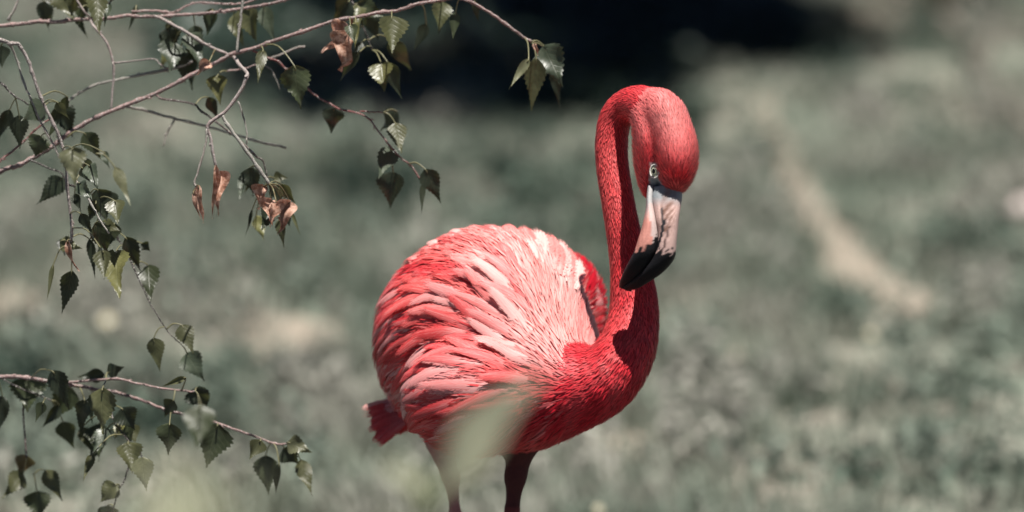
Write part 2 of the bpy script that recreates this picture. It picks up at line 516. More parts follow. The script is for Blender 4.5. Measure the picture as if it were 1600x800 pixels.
def leaf_cloud(cent, rad, n, size, col, flat=False, nseed=1):
    """n bent leaf quads spread through an ellipsoid; returns V,F,C"""
    q = nrm(rng.normal(size=(n, 3))) * (rng.random(n) ** 0.42)[:, None]
    lump = 0.82 + 0.3 * np.sin(q[:, 0] * 7 + nseed) * np.sin(q[:, 1] * 6 + 2 * nseed) * np.sin(q[:, 2] * 8)
    p = np.asarray(cent) + q * np.asarray(rad) * lump[:, None]
    d = nrm(rng.normal(size=(n, 3)) + np.array([0, 0, -0.3])); nn = nrm(rng.normal(size=(n, 3)) + np.array([0, 0, 0.9]))
    s = nrm(np.cross(d, nn)); d = np.cross(nn, s) if flat else d
    L = size * (0.6 + 0.8 * rng.random(n)); W = L * 0.42
    a = p - d * L[:, None] / 2; b = p + d * L[:, None] / 2
    m1 = p + s * W[:, None] / 2 + nn * L[:, None] * 0.08; m2 = p - s * W[:, None] / 2 + nn * L[:, None] * 0.08
    V = np.stack([a, m1, b, m2], 1).reshape(-1, 3)
    F = np.arange(4 * n).reshape(-1, 4)
    C = np.repeat(np.concatenate([np.asarray(col) * (0.6 + 0.8 * rng.random((n, 1))), np.ones((n, 1))], 1), 4, 0)
    return V, F, C

def merge(parts):
    Vs, Fs, Cs, k = [], [], [], 0
    for V, F, C in parts:
        Vs.append(V); Fs.append(F + k); Cs.append(C); k += len(V)
    return np.vstack(Vs), np.vstack(Fs), np.vstack(Cs)

def build_weeds():
    # low leafy clumps standing in the grass, light and dark
    parts = []
    n = 950
    y = 2.0 + rng.random(n) ** 1.1 * 12; x = (rng.random(n) * 2 - 1) * (1.0 + 0.17 * (y + 5))
    tone = 0.8 * vnoise(x, y * 0.45, 2.2, 12) + 0.2 * rng.random(n) + 0.10 - 0.018 * (y - 2); b = in_bare(x, y)
    for i in range(n):
        if b[i] > 0.02: continue
        t = tone[i]
        if t < 0.34: col = np.array([0.036, 0.060, 0.045])
        elif t < 0.48: col = np.array([0.105, 0.145, 0.112])
        elif t < 0.62: col = np.array([0.20, 0.24, 0.195])
        else: col = np.array([0.31, 0.305, 0.265])
        r = 0.07 + 0.09 * rng.random(); h = 0.04 + 0.09 * rng.random()
        parts.append(leaf_cloud((x[i], y[i], h * 0.75), (r, r, h), 70, 0.04, col * (0.85 + 0.3 * rng.random()), nseed=i))
    V, F, C = merge(parts)
    o = link('weeds', fast_mesh('weeds', V, F, False, {'Col': ('FLOAT_COLOR', C)}), M['grass'])
    tag(o, 'blurred low leafy weeds growing in clumps among the grass', 'weeds', kind='stuff')
build_weeds()

# the small evergreens whose overhanging crowns shade the ground at the top of the picture
SHRUBS = [((-0.25, 12.5), (0.02, 8.15), 0.92, 'small evergreen tree leaning forward at the left end of the dark shade'),
          ((1.15, 12.4), (0.98, 9.6), 0.84, 'small evergreen tree leaning forward in the middle of the dark shade'),
          ((0.15, 13.2), (0.25, 11.35), 1.45, 'broadest evergreen tree at the back of the dark shade'),
          ((1.25, 12.9), (1.05, 11.0), 0.85, 'small evergreen tree at the right end of the dark shade')]
def build_shrubs():
    for k, ((x, y), (cx, cy), r, lab) in enumerate(SHRUBS):
        e = empty('evergreen_tree', (x, y, 0)); tag(e, lab, 'tree', 'evergreen trees shading the ground behind the flamingo')
        parts = []
        for c in range(9):
            a = c * 2.4; rr = r * (0.1 if c == 0 else 0.6)
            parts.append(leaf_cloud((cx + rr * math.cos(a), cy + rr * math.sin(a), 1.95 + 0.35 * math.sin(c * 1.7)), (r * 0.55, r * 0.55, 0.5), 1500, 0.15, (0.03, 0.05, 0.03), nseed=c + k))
        V, F, C = merge(parts)
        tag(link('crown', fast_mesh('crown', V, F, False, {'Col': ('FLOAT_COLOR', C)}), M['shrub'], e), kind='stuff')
        pts = catmull([(x, y, -0.05), (x + 0.03, y - 0.05, 0.5), (0.55 * x + 0.45 * cx, 0.6 * y + 0.4 * cy, 1.15), (cx, cy, 1.75)], 18)
        V, F = tube_arrays(pts, np.linspace(0.065, 0.025, 18), 9, jitter=0.06); link('trunk', poly_mesh('trunk', V, F), M['deadwood'], e)
        for c in range(5):
            a = c * 1.26 + k; q = pts[13]
            lp = catmull([q, (cx + 0.35 * r * math.cos(a), cy + 0.35 * r * math.sin(a), 1.8), (cx + 0.8 * r * math.cos(a + .2), cy + 0.8 * r * math.sin(a + .2), 2.1)], 10)
            V, F = tube_arrays(lp, np.linspace(0.025, 0.007, 10), 6); link('limb', poly_mesh('limb', V, F), M['deadwood'], e)
build_shrubs()

def build_ivy():
    n = 9000
    x = -1.5 + rng.random(n) * 2.75; y = 8.3 + rng.random(n) ** 0.9 * 6.7
    # ragged front edge, kept inside the tree shade that the dark ivy deepens
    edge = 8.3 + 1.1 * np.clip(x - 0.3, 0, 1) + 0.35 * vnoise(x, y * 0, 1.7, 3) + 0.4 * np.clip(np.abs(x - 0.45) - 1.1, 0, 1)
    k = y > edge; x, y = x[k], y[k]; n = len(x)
    z = 0.03 + 0.13 * rng.random(n)
    p = np.column_stack([x, y, z]); az = rng.random(n) * 6.283
    d = np.column_stack([np.cos(az), np.sin(az), -0.2 + 0.4 * rng.random(n)]); nn = nrm(np.column_stack([rng.normal(0, .5, n), rng.normal(0, .5, n), np.ones(n)]))
    s = nrm(np.cross(d, nn)); L = 0.05 + 0.05 * rng.random(n)
    V = np.stack([p - d * L[:, None] * .5, p + s * L[:, None] * .45, p + d * L[:, None] * .55, p - s * L[:, None] * .45], 1).reshape(-1, 3)
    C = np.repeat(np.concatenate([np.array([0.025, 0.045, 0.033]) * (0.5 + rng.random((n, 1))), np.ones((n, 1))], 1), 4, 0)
    o = link('shade_dark_ivy', fast_mesh('ivy', V, np.arange(4 * n).reshape(-1, 4), False, {'Col': ('FLOAT_COLOR', C)}), M['ivy'])
    tag(o, 'ivy behind the flamingo, coloured near black to deepen the tree shade', 'ivy', kind='stuff')
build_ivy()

def build_fallen_branch():
    a = G(1320, -40); b = G(1465, 48); c = G(1530, 130); d = G(1640, 250)
    e = empty('fallen_branch', (b[0], b[1], 0)); tag(e, 'blurred grey dead branch lying across the grass at upper right', 'branch')
    def lift(q, z): return (q[0], q[1], z)
    pts = catmull([lift(a, 0.05), lift(b, 0.09), lift(c, 0.07), lift(d, 0.035)], 26)
    V, F = tube_arrays(pts, np.linspace(0.035, 0.012, 26), 9, jitter=0.12); link('stem', poly_mesh('stem', V, F), M['deadwood'], e)
    g = G(1560, 60); 
    pts = catmull([lift(b, 0.09), (0.5 * (b[0] + g[0]), 0.5 * (b[1] + g[1]), 0.2), lift(g, 0.16)], 14)
    V, F = tube_arrays(pts, np.linspace(0.028, 0.008, 14), 7, jitter=0.1); link('side_twig', poly_mesh('twig', V, F), M['deadwood'], e)
    pts = catmull([lift(c, 0.07), (c[0] + 0.1, c[1] + 0.3, 0.18), (c[0] + 0.3, c[1] + 0.55, 0.2)], 12)
    V, F = tube_arrays(pts, np.linspace(0.02, 0.006, 12), 7, jitter=0.1); link('side_twig', poly_mesh('twig', V, F), M['deadwood'], e)
    # brown tuft of old leaves caught at the fork
    V, F, C = leaf_cloud((b[0], b[1], 0.15), (0.10, 0.10, 0.09), 160, 0.06, (0.07, 0.065, 0.035))
    tag(link('dead_leaves', fast_mesh('dead_leaves', V, F, False, {'Col': ('FLOAT_COLOR', C)}), M['shrub'], e), kind='stuff')
build_fallen_branch()

def build_stone():
    g = G(1600, 350)
    u = np.linspace(0, math.pi, 15); v = np.linspace(0, 2 * math.pi, 24, endpoint=False)
    U, W = np.meshgrid(u, v, indexing='ij')
    r = 1 + 0.06 * np.sin(3 * W + 1) * np.sin(U) + 0.05 * np.cos(2 * U + W)
    V = np.stack([0.062 * r * np.sin(U) * np.cos(W), 0.05 * r * np.sin(U) * np.sin(W), 0.045 * r * np.cos(U)], -1).reshape(-1, 3) + np.array([g[0], g[1], 0.035])
    i = np.arange(14)[:, None]; j = np.arange(24)[None, :]
    F = np.stack([i * 24 + j, (i + 1) * 24 + j, (i + 1) * 24 + (j + 1) % 24, i * 24 + (j + 1) % 24], -1).reshape(-1, 4)
    o = link('stone', fast_mesh('stone', V, F), M['stone'])
    tag(o, 'pale pink rounded stone lying in the grass at the right edge', 'stone')
build_stone()

FLOWERS = [(1361, 522, 0.012, 'small cream flower in the grass below the sandy path'),
           (168, 500, 0.020, 'cream flower in the grass behind the hanging birch leaves'),
           (935, 795, 0.010, 'yellowish cream flower low in the grass right of the flamingo legs')]
def build_flowers():
    for (a, b, r, lab) in FLOWERS:
        g = G(a, b, 0.12)
        e = empty('daisy', (g[0], g[1], 0)); tag(e, lab, 'flower', 'cream flowers dotted in the grass')
        V, F = tube_arrays(catmull([(g[0] + .01, g[1], -0.01), (g[0] + .006, g[1], 0.06), (g[0], g[1], 0.12)], 6), np.full(6, 0.0018), 5)
        link('stem', poly_mesh('stem', V, F), M['fgstem'], e)
        ax = np.array([0.05, -0.75, 0.65]); ax /= np.linalg.norm(ax)
        s1 = nrm(np.cross(ax, [0, 0, 1])); s2 = np.cross(s1, ax)
        for k in range(12):
            t = 2 * math.pi * k / 12; d = s1 * math.cos(t) + s2 * math.sin(t); s = np.cross(ax, d)
            c = np.array([g[0], g[1], 0.12])
            V = [c + d * r * .2 + s * r * .08, c + d * r * .2 - s * r * .08, c + d * r * .7 - s * r * .2 + ax * r * .1, c + d * r * .7 + s * r * .2 + ax * r * .1, c + d * r * 1.05 + ax * r * .02]
            me = bpy.data.meshes.new('petal'); me.from_pydata([tuple(q) for q in V], [], [(0, 1, 2, 3), (3, 2, 4)])
            link('petal', me, M['petal'], e)
        V = []; n = 12
        for k in range(n):
            t = 2 * math.pi * k / n; V.append(np.array([g[0], g[1], 0.12]) + (s1 * math.cos(t) + s2 * math.sin(t)) * r * .27)
        V.append(np.array([g[0], g[1], 0.12]) + ax * r * .2)
        me = bpy.data.meshes.new('flower_centre'); me.from_pydata([tuple(q) for q in V], [], [(k, (k + 1) % n, n) for k in range(n)])
        link('flower_centre', me, M['yolk'], e)
build_flowers()
# ------------------------------------------------------------------ the flamingo
def Rpx(r, d=0.0): return r * PX * (CAM_D + d) / CAM_D

def ell(px, py, d, a, b, c, rot=None):
    """ellipsoid: centre, half sizes in px along image right, image up, depth; optional 3x3 rotation in that frame"""
    Fm = np.stack([right, upv, fwd])            # rows: frame axes
    if rot is not None: Fm = rot @ Fm
    return (P(px, py, d), Fm, np.array([Rpx(a, d), Rpx(b, d), Rpx(c, d)]))

def rot_depth(deg):      # turn in the horizontal plane: +: the image-right axis swings towards the camera
    t = R(deg); return np.array([[math.cos(t), 0, -math.sin(t)], [0, 1, 0], [math.sin(t), 0, math.cos(t)]])
def rot_img(deg):        # turn in the image plane, + anticlockwise
    t = R(deg); return np.array([[math.cos(t), math.sin(t), 0], [-math.sin(t), math.cos(t), 0], [0, 0, 1]])

BODY = [ell(762, 533, 0.02, 168, 174, 156, rot_depth(38)),
        ell(830, 595, -0.06, 108, 92, 112),
        ell(746, 612, -0.082, 108, 98, 112, rot_img(20)),          # near wing
        ell(866, 492, 0.10, 78, 98, 66, rot_img(-12)),              # far wing
        ell(692, 548, 0.06, 80, 116, 100, rot_img(16))]
TAILE = [ell(620, 648, 0.10, 36, 24, 34, rot_img(22))]
HEAD = [ell(1044, 206, -0.172, 37, 67, 52, rot_img(16)), ell(1055, 256, -0.197, 31, 49, 46), ell(1010, 244, -0.172, 20, 69, 42, rot_img(5))]
# head to breast: px, py, depth, radius px
NECK = [(1046, 270, -0.185, 30), (1040, 205, -0.172, 36), (1012, 170, -0.140, 33), (987, 164, -0.105, 28), (966, 178, -0.090, 25.5), (957, 205, -0.085, 25.5), (956, 250, -0.088, 25.5),
        (963, 300, -0.097, 25.5), (972, 350, -0.105, 26.5), (981, 400, -0.110, 29), (989, 450, -0.116, 35), (990, 500, -0.125, 39.5),
        (977, 550, -0.14, 46), (945, 592, -0.14, 53), (895, 612, -0.12, 62), (840, 612, -0.09, 72)]
NK = catmull(NECK, 44)
NKP = np.array([P(*q[:3]) for q in NK]); NKR = np.array([Rpx(q[3], q[2]) for q in NK])
NECK0 = 4        # first segment that is neck proper (before it the chain only lends its direction inside the head)

def sd_ell(p, e):
    c, Fm, r = e
    q = (p - c.astype(p.dtype)) @ Fm.T.astype(p.dtype)
    k0 = np.linalg.norm(q / r, axis=-1); k1 = np.linalg.norm(q / (r * r), axis=-1)
    return k0 * (k0 - 1) / np.maximum(k1, 1e-6)

def sd_cone(p, a, b, ra, rb):
    ab = b - a; t = np.clip(((p - a) @ ab) / (ab @ ab), 0, 1)
    return np.linalg.norm(p - a - t[..., None] * ab, axis=-1) - (ra + (rb - ra) * t)

def smin(a, b, k):
    h = np.maximum(k - np.abs(a - b), 0) / k
    return np.minimum(a, b) - h * h * k * 0.25

def sd_body(p):
    d = sd_ell(p, BODY[0])
    d = smin(d, sd_ell(p, BODY[1]), 0.06)
    d = smin(d, sd_ell(p, BODY[4]), 0.05)
    d = smin(d, sd_ell(p, BODY[2]), 0.006)
    d = smin(d, sd_ell(p, BODY[3]), 0.010)
    return smin(d, sd_ell(p, TAILE[0]), 0.03)

def sd_neck(p):
    d = None
    for i in range(NECK0, len(NKP) - 1):
        c = sd_cone(p, NKP[i], NKP[i + 1], NKR[i], NKR[i + 1])
        d = c if d is None else np.minimum(d, c)
    return d

def sd_head(p):
    return smin(smin(sd_ell(p, HEAD[0]), sd_ell(p, HEAD[1]), 0.03), sd_ell(p, HEAD[2]), 0.007)

def leg_path(px1, py1, px2, d):
    a = P(px1, py1, d); b = P(px2, 800, d)
    z0 = b[2]
    return a, b
LEGS = []
def add_leg(pts, foot_dir):
    LEGS.append((pts, foot_dir))
def mk_legs():
    for (thx, thy, kx, d) in ((690, 690, 711, 0.05), (815, 690, 800, -0.03)):
        a = P(thx, thy, d); b = P((thx + kx) / 2 + (4 if thx < 750 else -2), 745, d); c = P(kx, 800, d)
        ank = np.array([c[0] - 0.004, c[1] + 0.02, 0.30]); foot = np.array([c[0] - 0.012, c[1] - 0.005, 0.02])
        LEGS.append(([a, b, c, ank, foot], [Rpx(26), Rpx(12 if thx < 750 else 15), Rpx(7.5 if thx < 750 else 10), 0.0125, 0.008]))
mk_legs()

def sd_legs(p):
    d = None
    for pts, rr in LEGS:
        for i in range(4):
            c = sd_cone(p, pts[i], pts[i + 1], rr[i], rr[i + 1])
            d = c if d is None else smin(d, c, 0.012)
        f = pts[4]
        for ang in (-0.55, 0.0, 0.55):      # three webbed toes towards the camera and to the right
            t = np.array([math.sin(ang + 0.5), -math.cos(ang + 0.5), 0.0])
            d = np.minimum(d, sd_cone(p, f, f + t * 0.085 + np.array([0, 0, -0.012]), 0.008, 0.005))
    return d

def sd_upper(p):        # everything that wears feathers
    return smin(smin(sd_body(p), sd_neck(p), 0.035), sd_head(p), 0.018)

def sd_all(p):
    return smin(sd_upper(p), sd_legs(p), 0.02)

def surface_nets(f, lo, hi, h):
    n = np.ceil((hi - lo) / h).astype(int) + 1
    ax = [lo[k] + h * np.arange(n[k]) for k in range(3)]
    g = np.empty(n, dtype=np.float32)
    Yg, Zg = np.meshgrid(ax[1], ax[2], indexing='ij')
    B = 12
    for i in range(0, n[0], B):
        xs = ax[0][i:i + B]
        p = np.empty((len(xs), n[1], n[2], 3), dtype=np.float32)
        p[..., 0] = xs[:, None, None]; p[..., 1] = Yg; p[..., 2] = Zg
        g[i:i + B] = f(p)
    s = g < 0
    cs = [s[a:n[0] - 1 + a, b:n[1] - 1 + b, c:n[2] - 1 + c] for a in (0, 1) for b in (0, 1) for c in (0, 1)]
    cnt = sum(c.astype(np.int8) for c in cs)
    act = (cnt > 0) & (cnt < 8)
    idx = np.argwhere(act)
    vid = np.full(act.shape, -1, dtype=np.int32); vid[act] = np.arange(len(idx))
    acc = np.zeros((len(idx), 3)); num = np.zeros(len(idx))
    corners = np.array([(a, b, c) for a in (0, 1) for b in (0, 1) for c in (0, 1)])
    for a in range(8):
        for b in range(a + 1, 8):
            if np.abs(corners[a] - corners[b]).sum() != 1: continue
            ia = idx + corners[a]; ib = idx + corners[b]
            ga = g[tuple(ia.T)]; gb = g[tuple(ib.T)]
            m = (ga < 0) != (gb < 0)
            t = np.where(m, ga / np.where(m, ga - gb, 1), 0)
            acc += np.where(m[:, None], ia + t[:, None] * (corners[b] - corners[a]), 0); num += m
    V = lo + (acc / num[:, None]) * h
    Fs = []
    for k in range(3):
        u, w = (k + 1) % 3, (k + 2) % 3
        sl = [slice(None)] * 3; sl2 = [slice(None)] * 3
        sl[k] = slice(0, n[k] - 1); sl2[k] = slice(1, n[k])
        ch = s[tuple(sl)] != s[tuple(sl2)]
        e = np.argwhere(ch)
        ok = (e[:, u] > 0) & (e[:, w] > 0) & (e[:, u] < n[u] - 1) & (e[:, w] < n[w] - 1); e = e[ok]
        flip = s[tuple(e.T)]
        q = []
        for du, dw in ((0, 0), (-1, 0), (-1, -1), (0, -1)):
            c = e.copy(); c[:, u] += du; c[:, w] += dw; q.append(vid[tuple(c.T)])
        q = np.stack(q, -1)
        q = np.where(flip[:, None], q, q[:, ::-1])
        Fs.append(q)
    return V, np.vstack(Fs)

def grad(f, p, e=0.002):
    g = np.stack([f(p + np.eye(3)[k] * e) - f(p - np.eye(3)[k] * e) for k in range(3)], -1)
    return nrm(g)

# colours of the plumage (pigment zones, some light and shade painted in), as a function of where on the bird
SCARLET = np.array([0.58, 0.010, 0.026]); CORAL = np.array([0.76, 0.112, 0.106]); PALE = np.array([0.83, 0.37, 0.345]); RED = np.array([0.62, 0.027, 0.038]); WHITE = np.array([0.86, 0.68, 0.65])
def gauss(x, y, cx, cy, sx, sy): return np.exp(-((x - cx) / sx) ** 2 - ((y - cy) / sy) ** 2)
def plume_colour(p, reg):
    """reg 0 body, 1 neck, 2 head"""
    x, y, d = pix(p)
    n = len(p)
    c = np.tile(CORAL, (n, 1))
    def lay(c, col, w): return c * (1 - w[:, None]) + col * w[:, None]
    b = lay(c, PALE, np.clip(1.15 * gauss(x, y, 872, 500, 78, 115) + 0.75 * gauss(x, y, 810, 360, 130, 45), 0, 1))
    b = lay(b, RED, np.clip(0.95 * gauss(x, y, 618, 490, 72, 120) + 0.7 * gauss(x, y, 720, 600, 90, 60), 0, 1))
    b = lay(b, SCARLET, np.clip(1.2 * gauss(x, y, 920, 640, 130, 50) + 0.5 * gauss(x, y, 640, 660, 70, 60), 0, 1))  # scarlet breast; underside deepened too, as painted shade
    b = lay(b, SCARLET * 0.75, np.clip((d - 0.02) * 50, 0, 1) * np.clip((x - 878) / 14, 0, 1) * np.clip((y - 395) / 20, 0, 1))  # shade of the far wing painted in as dark scarlet
    k = np.tile(RED * 0.9, (n, 1))
    k = lay(k, SCARLET, np.clip((y - 430) / 120, 0, 1))
    k = lay(k, CORAL, 0.55 * gauss(x, y, 940, 300, 30, 130) + 0.35 * gauss(x, y, 985, 520, 45, 40))
    h = np.tile(CORAL * np.array([1.0, 1.12, 1.2]), (n, 1))
    h = lay(h, PALE, 0.5 * gauss(x, y, 1050, 185, 45, 45))  # painted highlight on the crown
    h = lay(h, RED, np.clip(0.95 * gauss(x, y, 1062, 275, 36, 34) + 1.0 * gauss(x, y, 1014, 255, 13, 48) + 0.5 * gauss(x, y, 998, 290, 14, 35), 0, 1))  # redder lower forehead; cheek crease darkened as painted shade
    h = lay(h, CORAL, 0.8 * gauss(x, y, 1062, 296, 22, 9))
    return np.where((reg == 2)[:, None], h, np.where((reg == 1)[:, None], k, b))

BREAST = P(905, 610, -0.16); TAIL = P(612, 700, 0.12)
def flow(p, n, reg):
    """direction in which feathers lie"""
    a = p - BREAST; b = TAIL - p
    la = np.linalg.norm(a, axis=-1, keepdims=True); lb = np.linalg.norm(b, axis=-1, keepdims=True)
    fb = a / (la ** 2 + 0.002) + 0.8 * b / (lb ** 2 + 0.01) + np.array([0, 0, -1.0]) * np.clip((-right @ (p - P(740, 500)).T) / 0.15, 0, 1)[:, None] * 1.6
    T = nrm(np.gradient(NKP, axis=0))
    d2 = ((p[:, None, :] - NKP[None, :, :]) ** 2).sum(-1)
    w = np.exp(-d2 / (2 * 0.02 ** 2)) + 1e-12
    fk = (w[:, :, None] * T[None]).sum(1) / w.sum(1)[:, None]
    f = np.where((reg == 0)[:, None], nrm(fb), nrm(fk))
    return nrm(f - n * (f * n).sum(-1, keepdims=True))

def region(p):
    db, dk, dh = sd_body(p), sd_neck(p), sd_head(p)
    reg = np.where(dh < np.minimum(db, dk) + 0.004, 2, np.where(dk < db, 1, 0))
    x, y, d = pix(p)
    return np.where((reg == 1) & (x < 885), 0, reg)

def sample_surface(V, F, n):
    tri = np.vstack([F[:, :3], F[:, [0, 2, 3]]])
    a, b, c = V[tri[:, 0]], V[tri[:, 1]], V[tri[:, 2]]
    ar = np.linalg.norm(np.cross(b - a, c - a), axis=1)
    t = rng.choice(len(tri), n, p=ar / ar.sum())
    u = rng.random((n, 1)); v = rng.random((n, 1)); m = u + v > 1; u = np.where(m, 1 - u, u); v = np.where(m, 1 - v, v)
    return a[t] + (b[t] - a[t]) * u + (c[t] - a[t]) * v

def spread(p, dmin):
    """greedy thinning: keep points at least dmin (array) apart"""
    cell = {}; keep = []
    h = float(dmin.max())
    for i, q in enumerate(p):
        k = tuple(np.floor(q / h).astype(int)); ok = True
        for dx in (-1, 0, 1):
            for dy in (-1, 0, 1):
                for dz in (-1, 0, 1):
                    for j in cell.get((k[0] + dx, k[1] + dy, k[2] + dz), ()):
                        if (q[0] - p[j][0]) ** 2 + (q[1] - p[j][1]) ** 2 + (q[2] - p[j][2]) ** 2 < dmin[i] ** 2: ok = False; break
                    if not ok: break
                if not ok: break
            if not ok: break
        if ok: keep.append(i); cell.setdefault(k, []).append(i)
    return np.array(keep)

def grow(roots, L, wid, lift0, lift1, reg, cols=5, rows=7, turn=None, sag=None, cup=0.22, rag=0.10, tip=3.5, jit=0.10, follow=1.0):
    """feathers that lie along the body: returns V (n, rows+1, cols, 3) and fuv"""
    n = len(roots); p = roots.copy()
    step = L / rows
    nn = grad(sd_upper, p); base_n = nn
    f = flow(p, nn, reg)
    if turn is not None:
        s = np.cross(nn, f); f = nrm(f * np.cos(turn)[:, None] + s * np.sin(turn)[:, None])
    us = np.linspace(-1, 1, cols)
    V = np.zeros((n, rows + 1, cols, 3)); UV = np.zeros((n, rows + 1, cols, 3)); rid = rng.random(n)
    off = np.zeros(n)
    cur = (rng.random(n) - 0.5) * 2 * jit
    for k in range(rows + 1):
        t = k / rows
        s = nrm(np.cross(f, nn))
        prof = min(1.0, 0.35 + 2.2 * t) * (1 - t ** tip) ** 0.55 if k < rows else 0.02
        c = p + nn * (lift0 + (lift1 - lift0) * t ** 1.3)[:, None]
        for j, u in enumerate(us):
            r = 1 + rag * (rng.random(n) - 0.5) * 2 * abs(u)
            w = wid * 0.5 * prof * r
            V[:, k, j] = c + s * (u * w)[:, None] - nn * (cup * w * u * u)[:, None]
            UV[:, k, j, 0] = u; UV[:, k, j, 1] = t; UV[:, k, j, 2] = rid
        if k == rows: break
        p = p + f * step[:, None]
        d = sd_upper(p)
        g = grad(sd_upper, p)
        if sag is None: p = p - g * d[:, None]
        else: p = p - g * (np.where(d < 0, d, d * (1 - sag)))[:, None]
        nn = nrm(nn * 0.35 + g * 0.65)
        f2 = flow(p, nn, reg)
        f = nrm(f * 0.55 + f2 * 0.45 * follow)
        ss = np.cross(nn, f); f = nrm(f + ss * cur[:, None])
        f = nrm(f - nn * (f * nn).sum(-1, keepdims=True) * (1.0 if sag is None else 0.6))
    return V, UV

def feather_faces(n, rows, cols):
    i = np.arange(rows)[:, None]; j = np.arange(cols - 1)[None, :]
    one = np.stack([i * cols + j, i * cols + j + 1, (i + 1) * cols + j + 1, (i + 1) * cols + j], -1).reshape(-1, 4)
    return (np.arange(n)[:, None, None] * ((rows + 1) * cols) + one[None]).reshape(-1, 4)

def vary(col, n, a=0.12, white=0.0):
    c = col * (1 + a * (rng.random((n, 1)) - 0.5) * 2)
    w = np.clip(rng.random((n, 1)) * 1.2 - 0.9 + white, 0, 0.5)
    c = c * (1 - w) + WHITE * w
    return np.clip(c, 0, 0.9)

def streaky(col, p, n, a):
    x, y, d = pix(p)
    th = np.arctan2(y - 610, x - 905); rr = np.hypot(x - 905, y - 610)
    k = 0.6 * vnoise(th * 9, rr / 85, 1.0, 3) + 0.4 * vnoise(th * 24, rr / 60, 1.0, 6) + rng.normal(0, 0.05, n)
    amp = 0.35 + 0.65 * np.clip((rr - 60) / 160, 0, 1)
    wh = np.clip((k - 0.60) * 4.0, 0, 0.42) * amp; dp = np.clip((0.42 - k) * 4.5, 0, 0.75) * amp
    c = col * (1 - wh[:, None]) + WHITE * wh[:, None]
    c = c * (1 - dp[:, None]) + (SCARLET * 0.9)[None] * dp[:, None]
    return np.clip(c * (1 + a * (rng.random((n, 1)) - 0.5) * 2), 0, 0.88)

